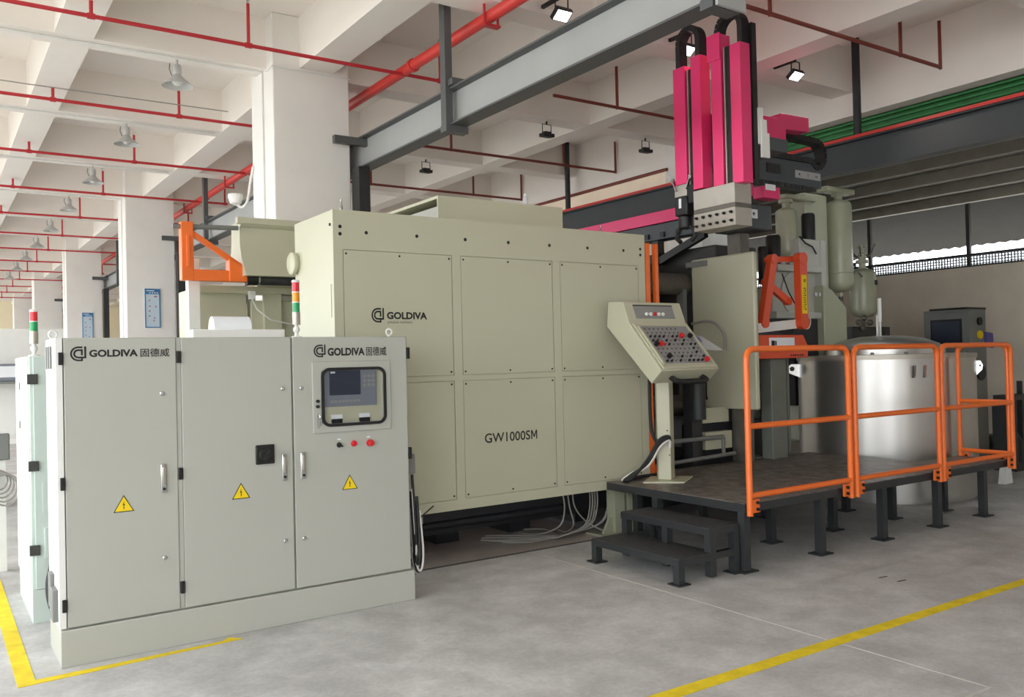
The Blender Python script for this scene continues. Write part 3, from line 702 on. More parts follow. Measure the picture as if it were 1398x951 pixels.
# base frame, feet
B().box(2.85, 5.9, 6.55, 7.5, .16, .445).box(2.85, 5.9, 6.42, 6.55, .3, .445).build('base_frame', 'base_plate_dark', dm)
for x in (3.1, 3.9, 4.7, 5.5): bx(x-.12, x+.12, 6.85, 7.4, 0, .16).build('foot_pad', 'base_plate_dark', dm)
B().cyl((3.0, 6.46, .26), (4.9, 6.46, .26), .04, 12).build('hydraulic_pipe', 'base_plate_dark', dm)
bx(2.98, 3.25, 6.1, 6.4, .36, .445).build('junction_box', 'beam_grey', dm)
# green-grey leg by the platform
B().box(5.28, 5.40, 6.12, 6.24, .02, .445).box(5.44, 5.5, 6.12, 6.2, .02, .445).build('front_leg', 'tank_green', dm)
B().box(5.1, 5.45, 6.02, 6.34, 0, .02).prism([(5.16, .02), (5.28, .02), (5.28, .16), (5.24, .16)], 'Y', 6.15, 6.18).build('leg_plate', 'tank_green', dm)

# ---- die space
B().box(5.675, 5.73, 6.05, 6.1, .525, 2.735).box(5.81, 5.85, 6.06, 6.1, .525, 2.735).build('guard_frame', 'orange', dm, label='orange sliding guard frame')
bx(5.73, 5.80, 6.06, 6.09, 2.02, 2.12).build('guard_bracket', 'orange', dm); bx(5.73, 5.8, 6.06, 6.09, .525, .6).build('guard_bracket', 'orange_red', dm)
for y, z in ((6.9, 2.45), (6.9, 1.1), (7.9, 2.45), (7.9, 1.1)):
    B().cyl((5.6, y, z), (7.6, y, z), .12, 20).build('tie_bar', 'iron', dm)
bx(5.67, 5.95, 7.12, 8.3, .6, 2.7).build('moving_platen', 'sheet_dark', dm, bevel=.01)
bx(7.08, 7.75, 6.45, 8.3, .6, 2.85).build('fixed_platen', 'sheet_dark', dm, bevel=.02)
bx(6.5, 6.98, 7.2, 8.1, 1.2, 2.7).build('die_half', 'iron', dm, bevel=.02)
B().box(5.9, 7.7, 6.5, 8.3, .1, .6).box(6.55, 7.72, 6.36, 6.5, .545, .93).build('machine_bed', 'base_plate_dark', dm)
bx(6.66, 7.05, 6.3, 6.36, .945, 1.1).build('guide_block', 'machine_paint', dm); bx(6.66, 7.06, 6.27, 6.36, .67, .85).build('guide_block', 'machine_paint', dm)
B().cyl((5.7, 6.2, .8), (6.85, 6.2, .8), .022, 10).cyl((6.85, 6.2, .8), (6.85, 6.2, .62), .02, 10).cyl((5.7, 6.18, .58), (7.0, 6.18, .62), .02, 10).build('oil_pipe', 'steel_grey', dm)
B().box(6.42, 6.56, 6.22, 6.34, .55, 1.5).cyl((6.49, 6.2, 1.4), (6.49, 6.2, 1.0), .08, 14).build('cylinder_support', 'post_black', dm)
# vertical cover rail and hose beside the guard door
B().box(6.93, 6.985, 6.8, 6.9, 1.15, 2.45).build('door_rail', 'steel_grey', dm)
B().tube(cr([(6.95, 6.7, 2.0), (6.96, 6.5, 2.02), (6.96, 6.35, 1.98), (6.96, 6.25, 1.86), (6.96, 6.25, 1.7)]), .014, 8).build('door_hose', 'cable_grey', dm)
gd = bx(7.0, 7.06, 5.87, 6.74, 1.08, 2.705).build('guard_door', 'machine_paint', dm, bevel=.02, label='tall beige guard door standing open across the machine')
bx(6.99, 7.0, 6.55, 6.56, 1.2, 1.5).box(6.985, 7.0, 6.54, 6.57, 1.17, 1.2).build('door_pull', 'black', gd)
bx(6.98, 7.08, 6.5, 6.8, 2.62, 2.68).build('hanger', 'steel_grey', gd)

# ---- injection end
cf = B().box(9.36, 9.84, 7.0, 7.35, .5, 3.72).build('frame_column', 'tank_green', dm, bevel=.03)
bx(8.93, 9.55, 6.95, 7.1, 3.6, 3.66).build('manifold_arm', 'tank_green', dm, bevel=.015); bx(9.75, 10.35, 6.93, 7.1, 3.76, 3.83).build('manifold_arm', 'tank_green', dm, bevel=.015)
def tank(x, y, z0, z1, r, neck=.1):
    n = 8; pr = [(.015, z0-.06), (.03, z0-.05), (.035, z0-.02)]
    pr += [(r*math.sin(PI/2*k/n) if k else .03, z0+r*.75*(1-math.cos(PI/2*k/n))) for k in range(1, n+1)]
    pr += [(r, z1-r*.5)]+[(max(.055, r*math.cos(PI/2*k/n)), z1-r*.5+r*.5*math.sin(PI/2*k/n)) for k in range(1, n+1)]
    a = B().lathe(pr, (x, y, 0), 30).build('accumulator_tank', 'tank_green', dm)
    B().lathe([(.05, z1-.01), (.05, z1+neck*.6), (.09, z1+neck*.6), (.09, z1+neck)], (x, y, 0), 18).build('tank_neck', 'tank_green', a)
    B().lathe([(.03, z0-.11), (.03, z0-.04)], (x, y, 0), 12).build('drain_valve', 'iron', a)
    return a
a1 = tank(10.07, 7.0, 2.44, 3.68, .168, .09); a2 = tank(9.05, 7.05, 2.85, 3.5, .13, .1); a3 = tank(11.17, 7.4, 2.13, 2.85, .178, .12)
B().tube([(10.07+.172*math.cos(a), 7.0+.172*math.sin(a), 2.7) for a in [2*PI*k/28 for k in range(28)]], .01, 6, True).build('strap', 'tank_green', a1)
bx(10.17, 10.21, 6.85, 6.88, 2.78, 2.83).build('tank_label', 'ink', a1)
bx(11.19, 11.25, 7.215, 7.23, 2.6, 2.67).build('tank_label', 'ink', a3, label='small black-and-red label')
for i in range(5):   # valve tree on the third tank
    a = 1.2*i; B().tube([(11.17, 7.4, 2.98+.02*i), (11.17+.12*math.cos(a), 7.4+.12*math.sin(a), 3.02), (11.17+.2*math.cos(a), 7.4+.2*math.sin(a), 3.06+.03*i)], .012, 6).build('valve_pipe', 'iron', a3)
B().lathe([(.05, 2.97), (.06, 3.0), (.06, 3.06), (.03, 3.08), (.03, 3.14), (.05, 3.15), (.05, 3.18)], (11.17, 7.4, 0), 14).build('valve_head', 'tank_green', a3)
B().cyl((10.4, 6.95, 2.72), (11.0, 7.3, 2.72), .012, 6).build('tie_pipe', 'iron', dm)
B().box(10.6, 11.5, 7.2, 7.75, 0, 2.0).build('valve_stand', 'sheet_dark', dm, bevel=.01)
for x, z in ((10.72, 2.06), (10.85, 2.12), (10.98, 2.06), (10.8, 1.98)):
    B().sphere((x, 7.18, z), .045, 6).build('gauge', 'iron', dm)
for x, z0, z1, r in ((9.29, 3.08, 3.42, .085), (8.6, 2.66, 3.1, .09), (8.4, 2.5, 2.95, .06)):
    B().lathe([(r, z0), (r, z1-.03), (r*.85, z1)], (x, 6.9, 0), 18).build('servo_motor', 'black', dm)
ff = B().box(9.0, 9.42, 6.82, 6.98, 2.72, 3.08).box(9.40, 9.50, 6.8, 6.98, 2.1, 3.08).box(8.55, 9.5, 6.8, 6.9, 2.66, 2.74).box(8.5, 9.55, 6.8, 6.9, 2.08, 2.16).box(8.55, 9.42, 6.9, 7.0, 2.1, 2.72).build('gearbox_frame', 'frame_grey', dm, bevel=.01)
B().lathe([(.27, 0), (.27, -.02), (.25, -.022)], (8.98, 6.9, 2.4), 28, 'Y').build('gear_cover', 'frame_grey', ff)
for x, z in ((9.33, 2.38), (9.25, 2.38)): B().lathe([(.028, 0), (.028, -.02), (.012, -.02)], (x, 6.8, z), 12, 'Y').build('fitting', 'chrome', ff)
B().tube([(8.6, 6.78, 2.62), (8.66, 6.74, 2.4), (8.78, 6.74, 2.25), (8.95, 6.78, 2.2)], .008, 6).build('gearbox_cable', 'rubber', ff)
B().tube([(8.98, 6.8, 3.1), (9.06, 6.78, 3.02), (9.2, 6.78, 2.98), (9.3, 6.8, 2.9)], .01, 6).build('gearbox_cable', 'rubber', ff)
B().prism([(9.37, 1.0), (9.37, 2.5), (9.55, 2.45), (9.84, 2.22), (9.84, 1.0)], 'Y', 6.76, 6.95).build('gusset_cover', 'tank_green', dm, bevel=.01)
bx(8.9, 9.4, 6.86, 7.6, 1.0, 2.1).build('power_pack', 'post_black', dm, bevel=.01)
B().box(7.75, 8.05, 6.3, 6.5, .5, 1.64).box(7.45, 7.75, 6.45, 6.9, .5, 1.64).box(7.98, 8.02, 6.26, 6.3, .5, 1.64).build('injection_frame', 'frame_dark', dm, bevel=.01)
for z in (.7, .8, .9): B().prism([(7.58, z-.04), (7.64, z), (7.58, z+.04), (7.52, z)], 'Y', 6.425, 6.45).build('slot', 'black', dm)
for i in range(7):
    x = 7.2+.11*i; B().cyl((x, 6.42, 1.25+.07*(i % 3)), (x, 6.35, 1.25+.07*(i % 3)), .035, 10).build('valve_knob', 'iron', dm)
B().tube([(7.3, 6.36, 1.5), (7.45, 6.3, 1.35), (7.6, 6.33, 1.25), (7.66, 6.36, 1.36)], .014, 6).build('valve_hose', 'rubber', dm)
bx(7.1, 7.75, 6.38, 6.44, 1.1, 1.13).build('valve_rail', 'steel_grey', dm)

# ================================================================ hood, roller and orange bracket at the rear left
h = thing('exhaust_hood', 'beige flared sheet-metal hood behind the left end of the machine', 'hood', (3.0, 8.1, 2.45))
P = [(8.28, 3.0), (7.98, 3.0), (7.98, 2.96), (8.02, 2.94), (8.02, 2.78), (7.98, 2.66), (7.9, 2.56), (7.84, 2.48), (8.42, 2.48), (8.36, 2.62), (8.3, 2.75), (8.28, 2.9)]
B().prism(P, 'X', 2.42, 4.2).build('hood_shell', 'machine_paint', h)
bx(2.38, 4.2, 7.95, 8.02, 2.97, 3.03).build('hood_lip', 'machine_paint', h, bevel=.005)
bx(2.7, 3.3, 8.39, 8.44, 2.43, 2.6).build('support_bracket', 'machine_paint', h)
t = thing('orange_bracket', 'orange triangular swing bracket holding a dark roller beside the hood', 'bracket', (2.1, 8.0, 2.43))
B().box(1.885, 1.99, 7.96, 8.06, 2.43, 2.955).build('upright', 'orange', t, bevel=.006); bx(1.925, 1.955, 7.945, 7.96, 2.55, 2.83).build('stiffener', 'orange', t, bevel=.004)
B().box(1.99, 2.42, 7.965, 8.055, 2.43, 2.53).prism([(2.3, 2.43), (2.47, 2.43), (2.47, 2.55), (2.3, 2.64)], 'Y', 7.95, 8.07).build('arm', 'orange', t, bevel=.006)
B().bar((1.98, 8.0, 2.86), (2.42, 8.0, 2.57), .05, .045).build('diagonal_brace', 'orange', t)
B().cyl((1.82, 8.0, 2.91), (2.4, 8.0, 2.93), .022, 12).build('top_rod', 'steel_grey', t)
B().cyl((2.46, 7.98, 2.46), (2.56, 7.98, 2.46), .062, 18).build('bearing', 'black', t); B().cyl((2.56, 7.98, 2.46), (2.575, 7.98, 2.46), .066, 18).build('bearing_ring', 'chrome', t)
B().cyl((2.575, 7.98, 2.46), (3.5, 7.98, 2.46), .055, 18).build('roller', 'post_black', t)
t = thing('beige_switch_housing', 'beige box housing with a recessed front under the hood', 'housing', (2.7, 8.9, 0))
B().box(2.14, 3.4, 8.42, 9.2, 0, 1.2).box(2.14, 2.62, 8.5, 9.2, 1.2, 2.42).box(2.66, 3.4, 8.5, 8.62, 1.2, 2.3).box(2.14, 3.4, 8.38, 8.62, 2.36, 2.43).build('body', 'machine_paint', t, bevel=.01)
bx(2.78, 2.95, 8.44, 8.5, 1.2, 2.36).build('upright_duct', 'machine_paint', t)
B().tube([(2.62, 8.36, 2.33), (2.66, 8.3, 2.2), (2.78, 8.28, 2.1), (2.98, 8.3, 2.06), (3.1, 8.32, 2.06)], .008, 6).build('cable', 'cable_white', t); bx(2.6, 2.66, 8.34, 8.38, 2.3, 2.38).build('clip', 'white_paint', t)
tag(bx(1.995, 2.1, 8.2, 8.3, 0, 2.66).build('white_post', 'white_paint', bevel=.005), 'slim white post standing under the orange bracket', 'post')

# ================================================================ operator platform, steps, railings
D = .523
pf = thing('operator_platform', 'dark steel operator platform on stub legs in front of the machine', 'platform', (6.9, 5.3, 0))
for a in ((5.1, 6.7, 4.42, 5.52), (6.704, 8.3, 4.42, 5.52), (5.1, 6.7, 5.524, 6.02), (6.704, 8.3, 5.524, 6.02), (5.9, 8.3, 6.024, 6.24), (8.304, 9.06, 4.42, 4.94)):
    bx(*a, D-.006, D).build('deck_plate', 'deck', pf)
e = B()
e.box(5.1, 9.06, 4.42, 4.48, D-.07, D-.006).box(5.1, 5.16, 4.42, 6.02, D-.07, D-.006).box(5.1, 8.3, 5.96, 6.02, D-.07, D-.006).box(9.0, 9.06, 4.42, 4.94, D-.07, D-.006).box(8.24, 8.3, 4.9, 6.02, D-.07, D-.006).box(8.3, 9.06, 4.88, 4.94, D-.07, D-.006)
for x in (6.0, 6.9, 7.75): e.box(x, x+.06, 4.48, 5.96, D-.07, D-.006)
e.build('edge_frame', 'post_black', pf)
for x, y in ((5.13, 4.46), (6.05, 4.46), (6.92, 4.46), (7.8, 4.46), (8.62, 4.46), (5.13, 5.4), (6.1, 5.0), (6.95, 4.98), (7.85, 4.95), (8.62, 4.86), (7.9, 5.5), (6.1, 5.8), (7.0, 5.8), (5.6, 5.9), (5.36, 5.9)):
    l = bx(x-.032, x+.032, y-.032, y+.032, .012, D-.07).build('leg', 'post_black', pf)
    bx(x-.08, x+.08, y-.065, y+.065, 0, .012).build('foot_plate', 'post_black', l)
st = thing('platform_steps', 'black two-tread steel steps leading up to the platform', 'steps', (4.75, 4.97, 0))
bx(4.44, 4.84, 4.47, 5.45, .135, .184).build('tread', 'post_black', st); bx(4.76, 5.09, 4.47, 5.45, .315, .364).build('tread', 'post_black', st)
for a_ in ((4.445, 4.835, .184), (4.765, 5.085, .364)): bx(a_[0], a_[1], 4.475, 5.445, a_[2], a_[2]+.006).build('tread_plate', 'tread_black', st)
for x, y, z in ((4.47, 4.5, .135), (4.47, 5.42, .135), (4.8, 4.5, .315), (4.8, 5.42, .315), (5.055, 4.5, .315), (5.055, 5.42, .315), (4.8, 4.95, .315)):
    l = bx(x-.03, x+.03, y-.03, y+.03, .01, z).build('leg', 'post_black', st)
    if (x < 4.6 or x > 5): bx(x-.06, x+.06 if x < 5 else x+.03, y-.06, y+.06, 0, .01).build('foot_plate', 'post_black', l)
for y in (4.475, 5.395): bx(4.84, 5.06, y, y+.05, .135, .185).build('side_rail', 'post_black', st)

def railing(a, b_, lb):
    a = Vector(a); b_ = Vector(b_); d = (b_-a).normalized(); L_ = (b_-a).length
    t = thing('guard_railing', lb, 'railing', a+d*L_/2)
    z0, z1 = D-.09, 1.69; r = .024; c = .08; pts = [a+Vector((0, 0, z0-a.z))]
    def P(s, z): return Vector((a.x+d.x*s, a.y+d.y*s, z))
    pts = [P(0, z0), P(0, z1-c)]+[P(c-c*math.cos(q), z1-c+c*math.sin(q)) for q in (PI/8, PI/4, 3*PI/8, PI/2)]
    pts += [P(L_-c+c*math.sin(q), z1-c+c*math.cos(q)) for q in (0, PI/8, PI/4, 3*PI/8, PI/2)]+[P(L_, z0)]
    B().tube(pts, r, 12).build('frame_tube', 'orange', t)
    B().cyl(P(0, 1.105), P(L_, 1.105), r*.95, 12).build('middle_rail', 'orange', t)
    B().cyl(P(0, D+.06), P(L_, D+.06), r*.95, 12).build('bottom_rail', 'orange', t)
    nrm = Vector((d.y, -d.x, 0))
    for s, q in ((0, 1), (L_, -1)):
        p = P(s+q*.05, 0)
        k = B(); k.bar(P(s+q*.02, D-.02), P(s+q*.1, D-.02), .02, .1); k.build('clamp', 'orange', t)
        for zz in (D-.045, D+.005): B().cyl(P(s+q*.07, zz)-nrm*.028, P(s+q*.07, zz)+nrm*.028, .013, 8).build('bolt', 'black', t)
    return t
RY = 4.385
railing((5.115, RY, D), (6.375, RY, D), 'orange tubular guard railing next to the platform steps')
railing((6.455, RY, D), (7.735, RY, D), 'orange tubular guard railing in the middle of the platform front, before the furnace')
railing((7.80, RY, D), (9.09, RY, D), 'orange tubular guard railing at the far end of the platform front')
railing((9.1, 4.42, D), (9.1, 4.93, D), 'short orange guard railing closing the end of the platform')

# ================================================================ control console on its post
cs = thing('control_console', 'beige sloping control console with many buttons on a square post', 'console', (5.54, 5.74, D))
B().prism([(5.54-.27, 5.74-.02), (5.54+.0, 5.74-.26), (5.54+.33, 5.74-.04), (5.54+.05, 5.74+.22)], 'Z', D, D+.012).build('base_plate', 'machine_paint', cs)
B().prism([(5.54-.07, 5.735), (5.545, 5.735-.09), (5.54+.125, 5.72), (5.55, 5.735+.1)], 'Z', D+.012, 1.7).build('post', 'machine_paint', cs, bevel=.006)
prof = [(5.94, 2.154), (5.965, 1.93), (5.40, 1.42), (5.275, 1.53), (5.665, 1.95), (5.74, 2.14)]
B().prism(prof, 'X', 5.1, 5.8).build('desk_body', 'machine_paint', cs, bevel=.006)
a = Vector((0, 5.275, 1.53)); c_ = Vector((0, 5.665, 1.95)); dv = (c_-a); n_ = Vector((0, -dv.z, dv.y)).normalized()
def desk(x, v, h=0.): p = a+dv*v+n_*h; return Vector((x, p.y, p.z))
def slab(x0, x1, v0, v1, h0, h1):
    m_ = MB(); return m_.add([desk(x, v, h) for h in (h0, h1) for v in (v0, v1) for x in (x0, x1)], [(0, 2, 3, 1), (4, 5, 7, 6), (0, 1, 5, 4), (2, 6, 7, 3), (0, 4, 6, 2), (1, 3, 7, 5)])
slab(5.13, 5.79, .03, .98, 0, .012).build('desk_lid', 'machine_paint', cs, bevel=.003)
fp = slab(5.175, 5.745, .1, .9, .012, .016).build('button_plate', 'panel_grey', cs)
for aa in ((5.155, 5.175, .08, .92), (5.745, 5.765, .08, .92), (5.155, 5.765, .08, .1), (5.155, 5.765, .9, .92)): slab(*aa, .012, .022).build('plate_rim', 'machine_paint', cs)
q = n_.to_track_quat('Z', 'Y').to_euler()
kb = {c: shared(B().lathe([(.011, 0), (.011, .006), (.0085, .007), (.0085, .018), (.006, .02)], (0, 0, 0), 10), 'knob', c) for c in ('black', 'white_paint', 'red_button', 'chrome')}
kf = {c: shared(B().lathe([(.007, 0), (.007, .003)], (0, 0, 0), 8), 'indicator', c) for c in ('ink',)}
kl = {c: shared(B().lathe([(.02, 0), (.02, .01), (.024, .012), (.024, .03), (.018, .034)], (0, 0, 0), 14), 'large_knob', c) for c in ('black', 'red_button')}
rnd = random.Random(3)
for j in range(9):
    v = .84-.085*j
    for i in range(10):
        x = 5.215+.053*i
        p = desk(x, v, .016)
        if (j, i) in ((4, 0), (2, 9), (7, 1)): inst('large_knob', kl['black'], p, fp, q)
        elif (j, i) in ((2, 7), (4, 1), (8, 9)): inst('large_knob', kl['red_button'], p, fp, q)
        elif j in (0, 1, 5, 6) and i < 8: inst('indicator', kf['ink'], p, fp, q)
        elif (j, i) in ((5, 1), (4, 2)): inst('knob', kb['red_button'], p, fp, q)
        elif j in (0, 1): continue
        else: inst('knob', kb['black' if rnd.random() < .62 else 'chrome'], p, fp, q)
# upper strip with five lamps
A2 = Vector((0, 5.665, 1.95)); C2 = Vector((0, 5.74, 2.14)); d2_ = C2-A2; n2 = Vector((0, -d2_.z, d2_.y)).normalized()
def strip(x, v, h=0.): p = A2+d2_*v+n2*h; return Vector((x, p.y, p.z))
def slab2(x0, x1, v0, v1, h0, h1):
    m_ = MB(); return m_.add([strip(x, v, h) for h in (h0, h1) for v in (v0, v1) for x in (x0, x1)], [(0, 2, 3, 1), (4, 5, 7, 6), (0, 1, 5, 4), (2, 6, 7, 3), (0, 4, 6, 2), (1, 3, 7, 5)])
sp = slab2(5.2, 5.68, .22, .86, .0, .004).build('lamp_strip', 'panel_grey', cs)
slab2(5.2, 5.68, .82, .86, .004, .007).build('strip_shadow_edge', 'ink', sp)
q2 = n2.to_track_quat('Z', 'Y').to_euler()
for i in range(5):
    inst('lamp_button', shared(B().lathe([(.017, 0), (.017, .006), (.014, .007), (.014, .014), (.011, .017)], (0, 0, 0), 14), 'lamp_button', 'red_button' if i == 2 else 'white_paint'), strip(5.335+.05*i, .42, .004), sp, q2)
B().tube([(5.28, 5.36, 1.475), (5.28, 5.29, 1.44), (5.33, 5.275, 1.43), (5.6, 5.275, 1.43), (5.65, 5.29, 1.44), (5.65, 5.36, 1.475)], .024, 12).build('handle', 'rubber', cs)
B().tube(cr([(5.47, 5.81, 1.72), (5.45, 5.80, 1.35), (5.45, 5.79, 1.0), (5.45, 5.72, .87)]), .016, 8).build('cable_hose', 'rubber', cs)
for i in range(4):
    o_ = .02*i
    B().tube(cr([(5.52, 5.63, .86-o_*.5), (5.5, 5.62, .93-o_*.5), (5.42, 5.66, .9-o_), (5.34, 5.72, .74-o_), (5.24, 5.78+o_, .6), (5.18, 5.83+o_, D+.02), (5.3, 5.93+o_*.5, D+.018), (5.7, 5.98, D+.018)]), .014, 8).build('cable_hose', 'rubber' if i < 3 else 'cable_white', cs)
for x, z in ((5.5, .98), (5.52, .76)): B().cyl((x+.02, 5.66, z), (x+.01, 5.645, z), .006, 6).build('bolt', 'black', cs)
t = thing('paper_sleeve', 'clear plastic sleeve with a violet slip hanging at the console edge', 'sleeve', (5.85, 5.5, 1.72))
t1 = B(); t1.add([(5.803, 5.62, 1.84), (5.93, 5.6, 1.83), (6.03, 5.42, 1.69), (5.803, 5.44, 1.7)], [(0, 1, 2, 3)]); t1.build('sleeve', 'clear_film', t)
t1 = B(); t1.add([(5.82, 5.6, 1.828), (5.88, 5.59, 1.823), (5.87, 5.53, 1.775), (5.815, 5.54, 1.78)], [(0, 1, 2, 3)]); t1.build('slip', 'violet', t)

# ---- hoses spilling from under the machine
for i, (xt, w_, xa, ya) in enumerate(((4.80, .02, 4.62, 6.75), (4.86, -.02, 4.98, 6.6), (4.92, .0, 5.32, 6.08), (5.12, .1, 4.2, 6.62), (5.15, .12, 4.22, 6.78), (5.18, .1, 4.26, 6.5), (5.21, .14, 4.16, 6.7), (5.34, .22, 4.3, 6.84), (5.36, .24, 4.7, 6.88))):
    if i < 3: pts = [(xt, 6.3, .44), (xt+.01, 6.28, .28), (xt+(xa-xt)*.35, 6.27, .13), (xt+(xa-xt)*.75, (6.27+ya)/2, .03), (xa, ya, .014)]
    else: pts = [(xt, 6.3, .44), (xt-.03, 6.26, .26), (xt-.1-w_*.3, 6.24, .1), (xt-.3-w_, 6.25+.012*i, .025), (4.66+.02*i, 6.3+.012*i, .014), (xa+.2, ya-.16, .014), (xa, ya, .014)]
    tag(B().tube(cr(pts), .007, 7).build('hydraulic_hose', 'cable_grey'), 'thin grey hose curling from under the beige machine onto the floor', 'hose', 'hoses under the machine')

# ================================================================ melting furnace
fx, fy, R_ = 9.34, 5.945, .965
fu = thing('melting_furnace', 'large stainless steel cylindrical furnace behind the orange railings', 'furnace', (fx, fy, 0))
B().lathe([(R_*.96, 0), (R_*.96, .03), (R_, .03), (R_, 1.56), (R_*.97, 1.56)], (fx, fy, 0), 72).build('shell', 'stainless', fu)
B().lathe([(R_*.97, 1.56), (R_+.012, 1.56), (R_+.012, 1.61), (R_*.7, 1.615)], (fx, fy, 0), 72).build('top_rim', 'alu', fu)
B().lathe([(.66, 1.61), (.66, 1.67), (.6, 1.73), (.45, 1.79), (.25, 1.825), (.02, 1.835)], (fx, fy, 0), 48).build('dome_lid', 'stainless', fu)
for ang, k_ in ((140, 1.), (297, .4), (40, 1.)):
    a = math.radians(ang); c, s_ = math.cos(a), math.sin(a)
    P = lambda u, z, w: (fx+c*u-s_*w, fy+s_*u+c*w, z)
    lug = B()
    outl = [(R_, 1.36), (R_, 1.52), (R_+.1*k_, 1.52), (R_+.16*k_, 1.47), (R_+.14*k_, 1.42)]
    vs = [P(u, z, w) for w in (-.015, .015) for u, z in outl]; n = 5
    lug.add(vs, [tuple(range(n-1, -1, -1)), tuple(range(n, 2*n))]+[(k, (k+1) % n, n+(k+1) % n, n+k) for k in range(n)])
    l_ = lug.build('lifting_lug', 'chrome', fu)
    lg = B().cyl(P(R_+.09*k_, 1.465, -.018), P(R_+.09*k_, 1.465, .018), .028*k_, 14).build('lug_hole', 'black', l_)
for da in (-3, 3.5):
    a = math.radians(233+da); c, s_ = math.cos(a), math.sin(a)
    B().bar((fx+c*(R_+.012), fy+s_*(R_+.012), 1.36), (fx+c*(R_+.035), fy+s_*(R_+.035), 1.49), .035, .02).build('hook_plate', 'chrome', fu)
for ang in (205, 228, 250, 300, 320):
    a = math.radians(ang); B().lathe([(.02, 1.61), (.02, 1.635), (.012, 1.64)], (fx+.85*math.cos(a), fy+.85*math.sin(a), 0), 8).build('rim_bolt', 'steel_grey', fu)
g_ = B().box(9.33, 9.335+.07, 6.0, 6.02, 1.82, 1.835).box(9.33, 9.345, 6.0, 6.02, 1.82, 2.08).box(9.39, 9.405, 6.0, 6.02, 1.82, 2.13).box(9.33, 9.405, 6.0, 6.02, 2.0, 2.012).build('gauge_bracket', 'white_paint', fu)
B().cyl((9.36, 5.99, 2.0), (9.36, 5.99, 2.28), .024, 12).build('level_gauge', 'white_paint', fu)
bx(9.42, 9.47, 6.0, 6.03, 1.82, 1.9).build('lid_switch', 'black', fu)

# ================================================================ ladling arm (orange-red links)
la = thing('ladling_robot', 'orange-red jointed ladling arm beside the guard door', 'ladle robot', (7.6, 6.0, D))
def link(p, q_, w, d_, name, m_='orange_red'):
    m1 = B().bar(p, q_, w, d_, (0, 1, 0)); p = Vector(p); q_ = Vector(q_)
    for e_ in (p, q_): m1.cyl((e_.x, e_.y-d_/2-.006, e_.z), (e_.x, e_.y+d_/2+.006, e_.z), w*.56, 16)
    return m1.build(name, m_, la)
link((7.5, 6.04, 2.66), (7.33, 6.04, 1.98), .1, .07, 'link_arm'); link((7.5, 6.09, 2.66), (7.9, 6.09, 2.69), .06, .05, 'link_arm')
link((7.46, 6.1, 2.42), (7.82, 6.1, 2.22), .075, .05, 'link_arm')
ma = link((7.91, 5.99, 2.68), (7.91, 5.99, 1.98), .125, .08, 'main_arm')
lp = bx(7.868, 7.952, 5.945, 5.95, 2.08, 2.5).build('arm_label', 'yellow_sign', ma, label='yellow vertical label with small dark print')
k = B(); rnd = random.Random(5)
for i in range(10):
    z = 2.12+.025*i; k.box(7.905, 7.93, 5.943, 5.945, z, z+.006); k.box(7.905 if i % 2 else 7.922, 7.911 if i % 2 else 7.93, 5.943, 5.945, z, z+.017)
    if i % 3 == 0: k.box(7.912, 7.925, 5.943, 5.945, z+.01, z+.014)
    k.box(7.888, 7.892, 5.943, 5.945, z, z+.014)
k.box(7.9, 7.93, 5.943, 5.945, 2.425, 2.432).box(7.9, 7.907, 5.943, 5.945, 2.425, 2.45).box(7.923, 7.93, 5.943, 5.945, 2.425, 2.455).box(7.91, 7.925, 5.943, 5.945, 2.448, 2.455)
k.build('label_print', 'ink', lp)
B().prism([(7.2, 1.87), (7.99, 1.93), (7.99, 2.03), (7.2, 1.97)], 'Y', 6.02, 6.08).build('cross_head', 'white_paint', la, bevel=.006)
B().prism([(7.1, 1.6), (7.975, 1.6), (7.975, 1.73), (7.9, 1.85), (7.1, 1.85)], 'Y', 5.97, 6.2).build('base_casting', 'orange_red', la, bevel=.008)
pn = bx(7.33, 7.74, 5.962, 5.97, 1.69, 1.82).build('name_plate', 'paper', la, bevel=.002); bx(7.36, 7.41, 5.96, 5.962, 1.73, 1.79).box(7.42, 7.44, 5.96, 5.962, 1.74, 1.785).build('plate_print', 'ink', pn)
for i in range(6): B().cyl((7.68+.04*i, 5.965, 1.63), (7.68+.04*i, 5.975, 1.63), .011, 8).build('bolt', 'black', la)
B().box(7.45, 7.7, 6.05, 6.2, D, 1.6).build('pedestal', 'frame_dark', la, bevel=.01)
B().tube([(8.03+.07*math.cos(a), 6.02, 2.0+.085*math.sin(a)) for a in [2*PI*k/20 for k in range(20)]], .006, 6, True).build('wire_loop', 'cable_white', la)

# ================================================================ pink linear robot
rb = thing('linear_robot', 'pink and dark grey linear take-out robot with tall pink uprights', 'robot', (7.0, 6.3, 0))
bx(6.92, 7.1, 5.95, 10.2, 2.98, 3.16).build('traverse_beam', 'robot_dark', rb, bevel=.006); bx(6.90, 7.1, 6.05, 10.2, 3.165, 3.3).build('beam_cover', 'pink', rb, bevel=.004)
for i in range(16): bx(6.9, 6.92, 6.3+.25*i, 6.36+.25*i, 3.0, 3.06).build('rail_clip', 'black', rb)
B().bar((6.99, 6.5, 2.97), (6.99, 7.28, 2.72), .06, .08).box(6.95, 7.05, 7.2, 7.3, 2.7, 2.98).build('brace', 'black', rb)
bx(7.1, 7.24, 6.12, 6.3, D, 2.98).build('support_post', 'iron', rb, bevel=.006); bx(6.93, 7.07, 9.9, 10.05, 0, 2.98).build('support_post', 'iron', rb)
bx(6.94, 7.06, 5.85, 5.86, 3.04, 3.13).build('plus_plate', 'paper', rb, label='small white plate with a plus sign')
B().box(6.98, 7.02, 5.847, 5.85, 3.08, 3.09).box(6.995, 7.005, 5.847, 5.85, 3.065, 3.105).build('plus_print', 'ink', rb)
